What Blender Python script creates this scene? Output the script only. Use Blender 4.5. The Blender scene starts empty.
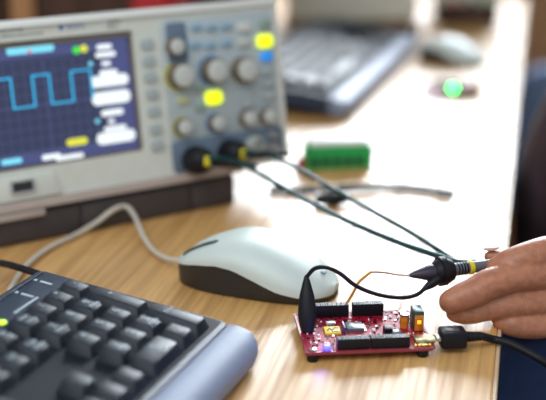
import bpy, bmesh, math, random
from mathutils import Vector, Matrix
R = math.radians
rnd = random.Random(7)
SC = bpy.context.scene
COL = SC.collection

# ------------------------------------------------------------------ camera, world, exposure
CAM_H, PITCH, FPX = 0.257, R(17.1), 1200.0
cd = bpy.data.cameras.new('camera'); cam = bpy.data.objects.new('camera', cd); COL.objects.link(cam)
cam.location = (0, 0, CAM_H); cam.rotation_euler = (R(90) - PITCH, 0, 0)
cd.sensor_width = 36; cd.lens = FPX / 546 * 36; cd.clip_start = 0.01; cd.clip_end = 60
cd.dof.use_dof = True; cd.dof.focus_distance = 0.640; cd.dof.aperture_fstop = 4.5
SC.camera = cam
SC.view_settings.view_transform = 'Standard'; SC.view_settings.look = 'None'
SC.view_settings.gamma = 1; SC.view_settings.use_curve_mapping = False
SC.view_settings.exposure = 0.0
w = bpy.data.worlds.new('world'); SC.world = w; w.use_nodes = True
w.node_tree.nodes['Background'].inputs[0].default_value = (0.80, 0.90, 1.0, 1)
w.node_tree.nodes['Background'].inputs[1].default_value = 0.62
WINDOW_EMIT = 26.0

def fill_area(name, loc, target, size, power, color):
    l = bpy.data.lights.new(name, 'AREA'); l.shape = 'RECTANGLE'; l.size, l.size_y = size
    l.energy = power; l.color = color
    o = bpy.data.objects.new(name, l); COL.objects.link(o); o.location = loc
    o.rotation_euler = (Vector(target) - Vector(loc)).to_track_quat('-Z', 'Y').to_euler()
    return o

# added fill light behind the camera to brighten the scope front, no real lamp
fill_area('fill_light', (-0.45, -0.45, 1.35), (-0.1, 0.8, 0), (1.6, 1.0), 19, (0.96, 0.98, 1.0))

# ------------------------------------------------------------------ pixel helper (a ray met with a height or a depth)
def ray(x, y):
    u = (x - 273) / FPX; v = (y - 200) / FPX
    return Vector((u, math.cos(PITCH) - v * math.sin(PITCH), -math.sin(PITCH) - v * math.cos(PITCH)))
def P(x, y, h=0.0):
    d = ray(x, y); t = (h - CAM_H) / d.z
    return Vector((d.x * t, d.y * t, h))
def PY(x, y, Y):
    d = ray(x, y); t = Y / d.y
    return Vector((d.x * t, Y, CAM_H + d.z * t))

# ------------------------------------------------------------------ materials
MATS = {}
def mat(name, col, rough=0.5, metal=0.0, noise=0, amt=0.12, bump=0.0, emit=None, strength=1.0, coat=0, sss=0, scale=None, spec=0.5, trans=0):
    if name in MATS: return MATS[name]
    m = bpy.data.materials.new(name); m.use_nodes = True; MATS[name] = m
    nt = m.node_tree; b = nt.nodes['Principled BSDF']
    b.inputs['Base Color'].default_value = (*col, 1)
    b.inputs['Roughness'].default_value = rough; b.inputs['Metallic'].default_value = metal
    b.inputs['Specular IOR Level'].default_value = spec
    if coat: b.inputs['Coat Weight'].default_value = coat; b.inputs['Coat Roughness'].default_value = 0.15
    if trans: b.inputs['Transmission Weight'].default_value = trans
    if sss:
        b.inputs['Subsurface Weight'].default_value = sss
        b.inputs['Subsurface Radius'].default_value = (1.0, 0.35, 0.15); b.inputs['Subsurface Scale'].default_value = 0.006
    if emit:
        b.inputs['Emission Color'].default_value = (*emit, 1); b.inputs['Emission Strength'].default_value = strength
    if noise:
        tc = nt.nodes.new('ShaderNodeTexCoord'); mp = nt.nodes.new('ShaderNodeMapping')
        if scale: mp.inputs['Scale'].default_value = scale
        n = nt.nodes.new('ShaderNodeTexNoise'); n.inputs['Scale'].default_value = noise; n.inputs['Detail'].default_value = 5
        nt.links.new(tc.outputs['Object'], mp.inputs[0]); nt.links.new(mp.outputs[0], n.inputs['Vector'])
        rp = nt.nodes.new('ShaderNodeValToRGB')
        rp.color_ramp.elements[0].position = 0.3; rp.color_ramp.elements[1].position = 0.7
        rp.color_ramp.elements[0].color = (*[c * (1 - amt) for c in col], 1)
        rp.color_ramp.elements[1].color = (*[min(1, c * (1 + amt)) for c in col], 1)
        nt.links.new(n.outputs['Fac'], rp.inputs[0]); nt.links.new(rp.outputs[0], b.inputs['Base Color'])
        if bump:
            bp = nt.nodes.new('ShaderNodeBump'); bp.inputs['Strength'].default_value = bump; bp.inputs['Distance'].default_value = 0.0005
            nt.links.new(n.outputs['Fac'], bp.inputs['Height']); nt.links.new(bp.outputs[0], b.inputs['Normal'])
    return m

def wood(name, dark, light, rough=0.33, sx=90, sy=3.0, streak=0.5):
    m = bpy.data.materials.new(name); m.use_nodes = True; MATS[name] = m
    nt = m.node_tree; N = nt.nodes.new; Lk = nt.links.new; b = nt.nodes['Principled BSDF']
    tc = N('ShaderNodeTexCoord'); mp = N('ShaderNodeMapping'); mp.inputs['Scale'].default_value = (sx, sy, 1)
    Lk(tc.outputs['Object'], mp.inputs[0])
    wv = N('ShaderNodeTexNoise'); wv.inputs['Scale'].default_value = 1.0; wv.inputs['Detail'].default_value = 3; wv.inputs['Distortion'].default_value = 0.6
    Lk(mp.outputs[0], wv.inputs['Vector'])
    mp2 = N('ShaderNodeMapping'); mp2.inputs['Scale'].default_value = (sx * 4.4, sy * 4, 1); Lk(tc.outputs['Object'], mp2.inputs[0])
    n2 = N('ShaderNodeTexNoise'); n2.inputs['Scale'].default_value = 1.0; n2.inputs['Detail'].default_value = 2; Lk(mp2.outputs[0], n2.inputs['Vector'])
    mx = N('ShaderNodeMix'); mx.data_type = 'FLOAT'; mx.inputs[0].default_value = streak
    Lk(wv.outputs['Fac'], mx.inputs[2]); Lk(n2.outputs['Fac'], mx.inputs[3])
    rp = N('ShaderNodeValToRGB'); rp.color_ramp.elements[0].position = 0.36; rp.color_ramp.elements[1].position = 0.62
    rp.color_ramp.elements[0].color = (*dark, 1); rp.color_ramp.elements[1].color = (*light, 1)
    Lk(mx.outputs[0], rp.inputs[0]); Lk(rp.outputs[0], b.inputs['Base Color'])
    mr = N('ShaderNodeMapRange'); mr.inputs[1].default_value = 0.35; mr.inputs[2].default_value = 0.65
    mr.inputs[3].default_value = rough + 0.30; mr.inputs[4].default_value = rough
    Lk(mx.outputs[0], mr.inputs[0]); Lk(mr.outputs[0], b.inputs['Roughness'])
    bp = N('ShaderNodeBump'); bp.inputs['Strength'].default_value = 0.6; bp.inputs['Distance'].default_value = 0.0003
    Lk(mx.outputs[0], bp.inputs['Height']); Lk(bp.outputs[0], b.inputs['Normal'])
    b.inputs['Specular IOR Level'].default_value = 0.85
    return m

# ------------------------------------------------------------------ mesh helpers
def obj(name, bm, m, parent=None, smooth=True, label=None):
    me = bpy.data.meshes.new(name)
    bmesh.ops.recalc_face_normals(bm, faces=bm.faces)
    bm.to_mesh(me); bm.free()
    me.materials.append(m)
    if smooth:
        for p in me.polygons: p.use_smooth = True
        try: me.set_sharp_from_angle(angle=R(35))
        except Exception: pass
    o = bpy.data.objects.new(name, me); COL.objects.link(o)
    if parent: o.parent = parent
    if label: o['label'] = label
    return o
def link_mesh(name, me, parent=None, label=None):
    o = bpy.data.objects.new(name, me); COL.objects.link(o)
    if parent: o.parent = parent
    if label: o['label'] = label
    return o
def tag(o, label, cat, group=None):
    o['label'] = label; o['category'] = cat
    if group: o['group'] = group
    return o
def thing(name, label, cat, loc=(0, 0, 0), rz=0.0, group=None):
    o = bpy.data.objects.new(name, None); COL.objects.link(o)
    o.location = loc; o.rotation_euler = (0, 0, rz); o.empty_display_size = 0.02
    return tag(o, label, cat, group)
def struct(o):
    o['kind'] = 'structure'; return o
def new(): return bmesh.new()
def box(bm, lo, hi, bev=0.0, M=None, seg=2, taper=0.0):
    lo = Vector(lo); hi = Vector(hi)
    t = bmesh.new()
    g = bmesh.ops.create_cube(t, size=1)
    c = (lo + hi) / 2; s = hi - lo
    for v in t.verts:
        k = 1 - (taper if v.co.z > 0 else 0)
        v.co = Vector((v.co.x * s.x * k, v.co.y * s.y * k, v.co.z * s.z)) + c
    if bev: bmesh.ops.bevel(t, geom=list(t.edges), offset=bev, segments=seg, affect='EDGES', profile=0.5)
    merge(bm, t, M)
def merge(bm, t, M=None):
    if M is not None: t.transform(M)
    vs = [bm.verts.new(v.co) for v in t.verts]; t.verts.index_update()
    for f in t.faces:
        try: bm.faces.new([vs[v.index] for v in f.verts])
        except ValueError: pass
    t.free()
def lathe(bm, prof, M=None, n=28):
    """prof: (radius, z) pairs about z, capped."""
    rings = []
    for r, z in prof:
        ring = []
        for k in range(n):
            a = 2 * math.pi * k / n
            co = Vector((r * math.cos(a), r * math.sin(a), z))
            ring.append(bm.verts.new(M @ co if M is not None else co))
        rings.append(ring)
    for a, b in zip(rings, rings[1:]):
        for k in range(n): bm.faces.new((a[k], a[(k + 1) % n], b[(k + 1) % n], b[k]))
    bm.faces.new(rings[0][::-1]); bm.faces.new(rings[-1])
def prism(bm, pts, z0, z1, M=None, bev=0.0, seg=2):
    t = bmesh.new()
    a = [t.verts.new((x, y, z0)) for x, y in pts]; b = [t.verts.new((x, y, z1)) for x, y in pts]
    t.faces.new(a[::-1]); top = t.faces.new(b); n = len(pts)
    for k in range(n): t.faces.new((a[k], a[(k + 1) % n], b[(k + 1) % n], b[k]))
    if bev: bmesh.ops.bevel(t, geom=list(top.edges), offset=bev, segments=seg, affect='EDGES', profile=0.5)
    merge(bm, t, M)
def rrect(x0, y0, x1, y1, r, n=5):
    pts = []
    for cx, cy, a0 in ((x1 - r, y1 - r, 0), (x0 + r, y1 - r, 90), (x0 + r, y0 + r, 180), (x1 - r, y0 + r, 270)):
        for k in range(n + 1):
            a = R(a0 + 90 * k / n); pts.append((cx + r * math.cos(a), cy + r * math.sin(a)))
    return pts
def ringprism(bm, out, inn, z0, z1, M=None):
    """a frame: outer and inner outlines with the same number of points"""
    n = len(out); t = bmesh.new()
    L = [[t.verts.new((x, y, z)) for x, y in o] for o, z in ((out, z0), (out, z1), (inn, z1), (inn, z0))]
    for i in range(4):
        a, b = L[i], L[(i + 1) % 4]
        for k in range(n): t.faces.new((a[k], a[(k + 1) % n], b[(k + 1) % n], b[k]))
    merge(bm, t, M)
def spline(pts, per=8):
    """Catmull-Rom through pts (tuples of any length)."""
    out = []; n = len(pts)
    for i in range(n - 1):
        p0 = pts[max(i - 1, 0)]; p1 = pts[i]; p2 = pts[i + 1]; p3 = pts[min(i + 2, n - 1)]
        for k in range(per):
            t = k / per
            out.append(tuple(0.5 * (2 * b + (c - a) * t + (2 * a - 5 * b + 4 * c - d) * t * t + (3 * b - a - 3 * c + d) * t ** 3)
                             for a, b, c, d in zip(p0, p1, p2, p3)))
    out.append(tuple(pts[-1])); return out
def tube(bm, pts, r=None, n=12, per=8, M=None, squash=None, dome=True):
    """sweep a circle; pts are (x,y,z) with r, or (x,y,z,r)."""
    P4 = [(p[0], p[1], p[2], p[3] if len(p) > 3 else r) for p in pts]
    S = spline(P4, per) if per > 1 else P4
    C = [Vector(s[:3]) for s in S]; rad = [max(s[3], 1e-5) for s in S]
    if dome:   # hemispherical ends
        d0 = (C[0] - C[1]).normalized(); d1 = (C[-1] - C[-2]).normalized()
        pre = [(C[0] + d0 * rad[0] * math.sin(a), rad[0] * max(math.cos(a), .05)) for a in (R(88), R(65), R(40), R(20))]
        post = [(C[-1] + d1 * rad[-1] * math.sin(a), rad[-1] * max(math.cos(a), .05)) for a in (R(20), R(40), R(65), R(88))]
        C = [q[0] for q in pre] + C + [q[0] for q in post]; rad = [q[1] for q in pre] + rad + [q[1] for q in post]
    T = [(C[min(i + 1, len(C) - 1)] - C[max(i - 1, 0)]).normalized() for i in range(len(C))]
    up = Vector((0, 0, 1)) if abs(T[0].z) < 0.9 else Vector((0, 1, 0))
    N = (up - T[0] * up.dot(T[0])).normalized(); rings = []
    for i, c in enumerate(C):
        N = (N - T[i] * N.dot(T[i])).normalized(); B = T[i].cross(N)
        rr = []
        for k in range(n):
            a = 2 * math.pi * k / n
            s1, s2 = squash if squash else (1, 1)
            co = c + N * (rad[i] * math.cos(a) * s1) + B * (rad[i] * math.sin(a) * s2)
            rr.append(bm.verts.new(M @ co if M is not None else co))
        rings.append(rr)
    for a, b in zip(rings, rings[1:]):
        for k in range(n): bm.faces.new((a[k], a[(k + 1) % n], b[(k + 1) % n], b[k]))
    bm.faces.new(rings[0][::-1]); bm.faces.new(rings[-1])
def axisM(a, b):
    """matrix whose z axis runs from a to b, origin a"""
    a = Vector(a); b = Vector(b)
    q = (b - a).to_track_quat('Z', 'Y')
    return Matrix.Translation(a) @ q.to_matrix().to_4x4()
def ball(bm, c, s, M=None, seg=20):
    t = bmesh.new(); bmesh.ops.create_uvsphere(t, u_segments=seg, v_segments=seg // 2 + 2, radius=1)
    for v in t.verts: v.co = Vector((v.co.x * s[0] + c[0], v.co.y * s[1] + c[1], v.co.z * s[2] + c[2]))
    merge(bm, t, M)
def voxel(bm, size, smooth=6):
    """union of closed shapes into one continuous surface"""
    me = bpy.data.meshes.new('tmp'); bmesh.ops.recalc_face_normals(bm, faces=bm.faces); bm.to_mesh(me); bm.free()
    o = bpy.data.objects.new('tmp', me); COL.objects.link(o)
    m = o.modifiers.new('r', 'REMESH'); m.mode = 'VOXEL'; m.voxel_size = size
    if smooth:
        s = o.modifiers.new('s', 'SMOOTH'); s.factor = 0.5; s.iterations = smooth
    dg = bpy.context.evaluated_depsgraph_get(); dg.update()
    r = bpy.data.meshes.new_from_object(o.evaluated_get(dg))
    out = bmesh.new(); out.from_mesh(r)
    bpy.data.objects.remove(o); bpy.data.meshes.remove(me); bpy.data.meshes.remove(r)
    return out
TXT = {}
def text_mesh(s, size, m, align='CENTER'):
    key = (s, size, m.name, align)
    if key in TXT: return TXT[key]
    c = bpy.data.curves.new('txt', 'FONT'); c.body = s; c.size = size; c.align_x = align; c.align_y = 'CENTER'
    c.extrude = 0.00005; c.resolution_u = 2
    o = bpy.data.objects.new('txt', c); COL.objects.link(o)
    dg = bpy.context.evaluated_depsgraph_get(); dg.update()
    me = bpy.data.meshes.new_from_object(o.evaluated_get(dg)); me.name = 'lettering'
    me.materials.clear(); me.materials.append(m)
    bpy.data.objects.remove(o); bpy.data.curves.remove(c)
    TXT[key] = me; return me

def copy_tree(o, parent=None, skip=()):
    c = o.copy(); COL.objects.link(c)
    if parent is not None: c.parent = parent
    for ch in list(o.children):
        if ch.name.split('.')[0] in skip: continue
        copy_tree(ch, c, skip)
    return c

# ------------------------------------------------------------------ palette
OAK = wood('oak_veneer', (0.43, 0.215, 0.066), (0.69, 0.40, 0.14), 0.25)
CABWOOD = wood('dark_cabinet_wood', (0.035, 0.011, 0.005), (0.06, 0.022, 0.010), 0.65, 30, 4)
TANWOOD = wood('tan_cabinet_wood', (0.36, 0.17, 0.065), (0.46, 0.24, 0.10), 0.5, 30, 4)
BRNWOOD = wood('brown_cabinet_wood', (0.27, 0.13, 0.045), (0.36, 0.18, 0.065), 0.5, 30, 4)
CASE = mat('instrument_case_grey', (0.62, 0.64, 0.57), 0.45, noise=120, amt=0.03, bump=0.1)
PANEL = mat('control_panel_grey', (0.42, 0.48, 0.49), 0.5, noise=120, amt=0.03)
PANELBLUE = mat('panel_band_blue', (0.12, 0.17, 0.235), 0.5, noise=90, amt=0.05)
KNOB = mat('knob_grey', (0.52, 0.54, 0.50), 0.4, noise=200, amt=0.03)
KNOBSKIRT = mat('knob_side_shade_brown', (0.20, 0.16, 0.12), 0.5, noise=200, amt=0.05)  # brown shade on the knob sides is put into this colour
BTN = mat('button_grey', (0.38, 0.43, 0.43), 0.5, noise=200, amt=0.03)
BTNBLUE = mat('button_pale_blue', (0.25, 0.40, 0.52), 0.5, noise=200, amt=0.03)
BTNGREEN = mat('button_green_grey', (0.27, 0.36, 0.31), 0.5, noise=200, amt=0.03)
YLIT = mat('lit_yellow_button', (0.8, 0.9, 0.02), 0.4, emit=(0.78, 0.95, 0.0), strength=0.9, noise=100, amt=0.02)
BLIT = mat('lit_blue_button', (0.02, 0.25, 0.8), 0.4, emit=(0.0, 0.17, 0.50), strength=0.7, noise=100, amt=0.02)
YRING = mat('yellow_ring', (0.72, 0.62, 0.02), 0.45, noise=200, amt=0.05)
BEZEL = mat('bezel_brown_grey', (0.17, 0.14, 0.12), 0.35, noise=100, amt=0.05)
SCRBG = mat('screen_background', (0.01, 0.012, 0.03), 0.25, emit=(0.026, 0.033, 0.072), strength=1.0, noise=60, amt=0.02)
SCRBAR = mat('screen_status_bar', (0.02, 0.02, 0.05), 0.3, emit=(0.055, 0.068, 0.185), strength=1.0, noise=60, amt=0.02)
SCRGRID = mat('screen_grid_line', (0.02, 0.02, 0.05), 0.3, emit=(0.05, 0.065, 0.17), strength=1.0, noise=60, amt=0.02)
SCRCYAN = mat('screen_cyan', (0.02, 0.1, 0.1), 0.3, emit=(0.02, 0.42, 0.80), strength=1.15, noise=60, amt=0.02)
SCRPALE = mat('screen_pale_cyan', (0.02, 0.1, 0.1), 0.3, emit=(0.22, 0.75, 0.95), strength=1.0, noise=60, amt=0.02)
SCRWHITE = mat('screen_white', (0.1, 0.1, 0.1), 0.3, emit=(0.90, 0.97, 1.0), strength=1.0, noise=60, amt=0.02)
SCRGREEN = mat('screen_green', (0.02, 0.1, 0.02), 0.3, emit=(0.05, 0.75, 0.05), strength=1.0, noise=60, amt=0.02)
SCRYEL = mat('screen_yellow', (0.1, 0.1, 0.02), 0.3, emit=(0.75, 0.75, 0.05), strength=1.0, noise=60, amt=0.02)
SCRRED = mat('screen_red', (0.1, 0.02, 0.02), 0.3, emit=(0.9, 0.08, 0.08), strength=1.0, noise=60, amt=0.02)
INK = mat('dark_print_ink', (0.06, 0.07, 0.08), 0.6, noise=100, amt=0.05)
INKBLUE = mat('blue_print_ink', (0.03, 0.08, 0.42), 0.6, noise=100, amt=0.05)
BLACK = mat('black_plastic', (0.008, 0.008, 0.011), 0.42, noise=200, amt=0.1, bump=0.1, spec=0.25)
RUBBER = mat('black_rubber', (0.008, 0.008, 0.011), 0.5, noise=200, amt=0.1, spec=0.25)
STAND = mat('stand_dark_grey', (0.055, 0.045, 0.045), 0.6, noise=100, amt=0.1, bump=0.2)
DARK = mat('socket_dark', (0.02, 0.02, 0.025), 0.5, noise=100, amt=0.1)
METAL = mat('brushed_nickel', (0.62, 0.60, 0.56), 0.3, 1.0, noise=200, amt=0.1)
GOLD = mat('gold_contact', (0.85, 0.52, 0.12), 0.3, 1.0, noise=200, amt=0.1)
KBCASE = mat('keyboard_case_slate', (0.024, 0.036, 0.060), 0.5, noise=300, amt=0.06, bump=0.15, spec=0.3)
KEYM = mat('keycap_charcoal', (0.006, 0.011, 0.021), 0.42, noise=400, amt=0.08, bump=0.15, spec=0.35)
KBSTRIP = mat('wrist_strip_silver_blue', (0.22, 0.26, 0.36), 0.48, 0.0, noise=200, amt=0.04, spec=0.35)
LEGEND = mat('key_legend_print', (0.42, 0.50, 0.55), 0.5, noise=200, amt=0.03)
LEDLIME = mat('lime_led', (0.5, 0.8, 0.05), 0.4, emit=(0.45, 0.80, 0.02), strength=1.0, noise=100, amt=0.02)
MSHELL = mat('mouse_shell_pale', (0.58, 0.645, 0.60), 0.45, noise=100, amt=0.02)
MBASE = mat('mouse_base_charcoal', (0.022, 0.021, 0.021), 0.5, noise=300, amt=0.1, bump=0.15)
MCABLE = mat('mouse_cable_ivory', (0.60, 0.55, 0.46), 0.45, noise=200, amt=0.05)
CABLE = mat('probe_cable_teal_sheen', (0.002, 0.045, 0.045), 0.42, spec=0.3, noise=200, amt=0.15)  # black cable, its teal sheen painted into the base colour
WIREDARK = mat('ground_wire_black', (0.010, 0.006, 0.009), 0.35, noise=200, amt=0.1, spec=0.25)
WIREORG = mat('jumper_wire_orange', (0.62, 0.26, 0.03), 0.4, noise=200, amt=0.1)
PROBEG = mat('probe_body_grey', (0.028, 0.022, 0.036), 0.35, noise=200, amt=0.1)
REDPLASTIC = mat('red_glaze', (0.42, 0.02, 0.025), 0.3, noise=60, amt=0.05)
GREENPL = mat('green_terminal_plastic', (0.01, 0.36, 0.08), 0.4, noise=100, amt=0.08)
WHITEPL = mat('white_plastic', (0.88, 0.88, 0.88), 0.5, noise=100, amt=0.03)
SKIN = mat('skin', (0.41, 0.162, 0.085), 0.42, noise=260, amt=0.18, bump=0.35, sss=0.18)
NAIL = mat('fingernail', (0.62, 0.34, 0.28), 0.3, noise=150, amt=0.04)
KNIT = mat('plum_knit', (0.030, 0.014, 0.020), 0.9, noise=40, amt=0.8, bump=0.4)
DENIM = mat('navy_denim', (0.012, 0.030, 0.095), 0.85, noise=300, amt=0.4, bump=0.3)
HAIR = mat('brown_hair', (0.03, 0.018, 0.01), 0.5, noise=150, amt=0.3, scale=(6, 6, 1))
SHOE = mat('black_leather', (0.02, 0.018, 0.018), 0.4, noise=100, amt=0.2)
EYEW = mat('eye_white', (0.8, 0.78, 0.75), 0.2, noise=100, amt=0.02)
EYED = mat('eye_iris', (0.05, 0.03, 0.02), 0.2, noise=100, amt=0.1)
LIP = mat('lips', (0.40, 0.14, 0.12), 0.45, noise=100, amt=0.05)
CHAIRBLUE = mat('chair_fabric_blue_grey', (0.20, 0.27, 0.43), 0.9, noise=300, amt=0.15, bump=0.3)
WALLM = mat('painted_wall', (0.62, 0.58, 0.52), 0.8, noise=15, amt=0.04, bump=0.1)
FLOORM = wood('floor_laminate', (0.05, 0.024, 0.012), (0.085, 0.042, 0.02), 0.5, 14, 1.2)
TRIMM = mat('white_window_frame', (0.75, 0.75, 0.73), 0.5, noise=30, amt=0.03)
SKYM = mat('daylight_pane', (0.9, 0.95, 1.0), 0.3, emit=(0.86, 0.93, 1.0), strength=WINDOW_EMIT, noise=2, amt=0.02)

# ------------------------------------------------------------------ the setting
FLOOR = -0.68
DA = R(12.0)                                           # the desk runs away 12 degrees to the right
WY = 3.9
bm = new(); box(bm, (-3.2, -1.2, FLOOR - 0.05), (3.6, WY + 0.1, FLOOR)); struct(obj('floor', bm, FLOORM, smooth=False))
W0, W1, Z0, Z1 = 0.06, 1.75, 0.68, 2.15                # opening of the window in the far wall
bm = new()
box(bm, (-3.2, WY, FLOOR), (W0, WY + 0.12, 2.4)); box(bm, (W1, WY, FLOOR), (3.6, WY + 0.12, 2.4))
box(bm, (W0, WY, FLOOR), (W1, WY + 0.12, Z0)); box(bm, (W0, WY, Z1), (W1, WY + 0.12, 2.4))
struct(obj('wall_back', bm, WALLM, smooth=False))
bm = new(); box(bm, (-3.3, -1.2, FLOOR), (-3.2, WY + 0.12, 2.4)); struct(obj('wall_left', bm, WALLM, smooth=False))
bm = new(); box(bm, (-3.2, WY - 0.015, FLOOR), (3.6, WY, FLOOR + 0.08), 0.004); struct(obj('baseboard_back', bm, TRIMM, smooth=False))
bm = new()
ringprism(bm, [(W0, Z0), (W1, Z0), (W1, Z1), (W0, Z1)], [(W0 + .05, Z0 + .05), (W1 - .05, Z0 + .05), (W1 - .05, Z1 - .05), (W0 + .05, Z1 - .05)],
          0, 0.06, Matrix(((1, 0, 0, 0), (0, 0, -1, WY + 0.08), (0, 1, 0, 0), (0, 0, 0, 1))))
box(bm, (0.885, WY + 0.025, Z0 + 0.05), (0.915, WY + 0.075, Z1 - 0.05))
win = struct(obj('window_1', bm, TRIMM, smooth=False))
for k, (a, b_) in enumerate(((W0 + .05, 0.885), (0.915, W1 - .05))):
    bm = new(); box(bm, (a, WY + 0.045, Z0 + 0.05), (b_, WY + 0.052, Z1 - 0.05)); obj('pane', bm, SKYM, win, smooth=False)
bm = new(); box(bm, (W0 - .05, WY - 0.1, Z0 - 0.03), (W1 + .05, WY + 0.02, Z0), 0.005); obj('window_sill', bm, TRIMM, win)

# ------------------------------------------------------------------ the desk
EDGE0 = P(495, 400); ex, ey = math.sin(DA), math.cos(DA)
desk_o = EDGE0 - Vector((ex, ey, 0)) * 0.62
desk = thing('desk', 'long oak veneer desk with straight front edge carrying all the equipment', 'desk', (desk_o.x, desk_o.y, FLOOR), -DA)
TH = -FLOOR
bm = new(); box(bm, (-0.80, 0, TH - 0.025), (-0.0015, 2.06, TH), 0.0015); obj('desktop', bm, OAK, desk)
bm = new(); box(bm, (-0.0015, 0, TH - 0.025), (0.0005, 2.06, TH - 0.0005), 0.0005); obj('edge_band', bm, mat('edge_band_pale', (0.62, 0.42, 0.25), 0.4, noise=100, amt=0.05), desk)
for y in (0.03, 0.60, 1.45, 2.0):
    bm = new(); box(bm, (-0.76, y, 0), (-0.08, y + 0.02, TH - 0.025), 0.001); obj('side_panel', bm, BRNWOOD, desk)
bm = new(); box(bm, (-0.765, 0.05, 0.25), (-0.75, 2.0, TH - 0.025), 0.001); obj('modesty_panel', bm, BRNWOOD, desk)

# ------------------------------------------------------------------ oscilloscope
OTH = R(33.5); OTL = R(9); OO = P(287, 157, 0.028)
UAX = Vector((math.cos(OTH), math.sin(OTH), 0)); BAX = Vector((-math.sin(OTH), math.cos(OTH), 0))
sT, cT = math.sin(OTL), math.cos(OTL)
F = Matrix(((1, 0, 0, 0), (0, sT, -cT, 0), (0, cT, sT, 0), (0, 0, 0, 1)))    # (u, v, out) to the scope's own frame
def uv(x, y):
    d = ray(x, y); o = Vector((0, 0, CAM_H))
    V = BAX * sT + Vector((0, 0, cT)); N = UAX.cross(V)
    q = o + d * ((OO - o).dot(N) / d.dot(N)) - OO
    return q.dot(UAX), q.dot(V)
SW, SH, SD = 0.236, 0.1115, 0.085
scope = thing('oscilloscope', 'pale grey digital oscilloscope in the left foreground showing a blue square wave', 'oscilloscope', (OO.x - 0.0022, OO.y + 0.0033, 0.028), OTH)
# housing: wedge with a leaning front
bm = new()
t = bmesh.new()
pf = [(-SW, -0.002), (0, -0.002), (0, SH), (-SW, SH)]
fr = [t.verts.new(F @ Vector((x, y, -0.004))) for x, y in pf]
bk = [t.verts.new((x * 0.94 - 0.007, SD + 0.015, z)) for x, z in ((-SW, 0.002), (0, 0.002), (0, SH * cT - 0.016), (-SW, SH * cT - 0.016))]
t.faces.new(fr); t.faces.new(bk[::-1])
for k in range(4): t.faces.new((fr[k], fr[(k + 1) % 4], bk[(k + 1) % 4], bk[k]))
bmesh.ops.bevel(t, geom=list(t.edges), offset=0.004, segments=3, affect='EDGES', profile=0.5); merge(bm, t)
obj('housing', bm, CASE, scope)
# fascia with the opening for the screen
SL, SR_, SB, ST = -0.2230, -0.1148, 0.0205, 0.1020
def dense(pts, k=1): return pts
bm = new()
ringprism(bm, rrect(-SW, -0.003, 0.002, SH + 0.003, 0.008), rrect(SL, SB, SR_, ST, 0.002), -0.006, 0.004, F)
obj('fascia', bm, CASE, scope)
bm = new(); prism(bm, rrect(-SW, SH - 0.001, 0.002, SH + 0.004, 0.002), -0.004, 0.0062, F, 0.0008); obj('top_rim', bm, mat('rim_highlight_grey', (0.80, 0.83, 0.79), 0.4, noise=100, amt=0.02), scope)  # highlight along the top edge is painted as a lighter rim
bm = new(); ringprism(bm, rrect(SL, SB, SR_, ST, 0.002), rrect(SL + .0025, SB + 0.0015, SR_ - 0.0015, ST - 0.0040, 0.001), -0.0045, 0.0015, F)
obj('screen_bezel', bm, BEZEL, scope)
bm = new(); prism(bm, rrect(SL, SB, SR_, ST, 0.001), -0.0056, -0.0018, F); scr = obj('screen', bm, SCRBG, scope, smooth=False, label='lit dark blue display')
def scr_rect(name, u0, v0, u1, v1, m, out=-0.0014, r=0.0, label=None):
    bm = new(); pts = rrect(u0, v0, u1, v1, r, 4) if r else [(u0, v0), (u1, v0), (u1, v1), (u0, v1)]
    prism(bm, pts, -0.0018, out, F); return obj(name, bm, m, scr, smooth=False, label=label)
def suv(x, y): q = uv(x, y); return q[0] + 0.0028, q[1] - 0.0012
def bandrect(name, x0, y0, x1, y1, m, out=-0.0014, label=None):
    a = suv(x0, (y0 + y1) / 2); b_ = suv(x1, (y0 + y1) / 2 - (x1 - x0) * 0.12); hgt = abs(y1 - y0) / 1700
    v = (a[1] + b_[1]) / 2
    return scr_rect(name, a[0], v - hgt / 2, b_[0], v + hgt / 2, m, out, min(hgt / 2.2, (b_[0] - a[0]) / 2.2), label)
# grid, bars, trace and menu labels
gu0, gu1, gv0, gv1 = SL + .003, -0.1370, 0.031, 0.0885
scr_rect('status_bar', SL + .0025, 0.0905, SR_ - 0.002, 0.0975, SCRBAR, -0.0016)
scr_rect('status_bar', SL + .0025, 0.0225, SR_ - 0.002, 0.0300, SCRBAR, -0.0016)
scr_rect('menu_column', gu1 + 0.001, 0.0300, SR_ - 0.002, 0.0905, SCRBAR, -0.00165)
bm = new()
for k in range(13):
    u = gu0 + (gu1 - gu0) * k / 12; hw = 0.0005 if k == 6 else 0.00022
    prism(bm, [(u - hw, gv0), (u + hw, gv0), (u + hw, gv1), (u - hw, gv1)], -0.0018, -0.0015, F)
for k in range(9):
    v = gv0 + (gv1 - gv0) * k / 8; hw = 0.0005 if k == 4 else 0.00022
    prism(bm, [(gu0, v - hw), (gu1, v - hw), (gu1, v + hw), (gu0, v + hw)], -0.0018, -0.00151, F)
obj('graticule', bm, SCRGRID, scr, smooth=False)
hi = suv(40, 74.5)[1]; lo = suv(25, 107)[1]
xs = [suv(x - 1.5, y)[0] for x, y in ((12, 90), (34, 90), (51, 88), (73, 87))]
per = ((xs[2] - xs[0]) + (xs[3] - xs[1])) / 2
bm = new(); th = 0.0011
def hseg(u0, u1, v): prism(bm, [(u0 - th / 2, v - th / 2), (u1 + th / 2, v - th / 2), (u1 + th / 2, v + th / 2), (u0 - th / 2, v + th / 2)], -0.0016, -0.0009, F)
def vseg(u): prism(bm, [(u - th / 2, lo), (u + th / 2, lo), (u + th / 2, hi), (u - th / 2, hi)], -0.0016, -0.00095, F)
hseg(gu0, xs[0], hi); vseg(xs[0]); hseg(xs[0], xs[1], lo); vseg(xs[1]); hseg(xs[1], xs[2], hi); vseg(xs[2]); hseg(xs[2], xs[3], lo); vseg(xs[3])
e_ = suv(91, 85)[0]; hseg(xs[3], e_, hi); vseg(e_)
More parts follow.
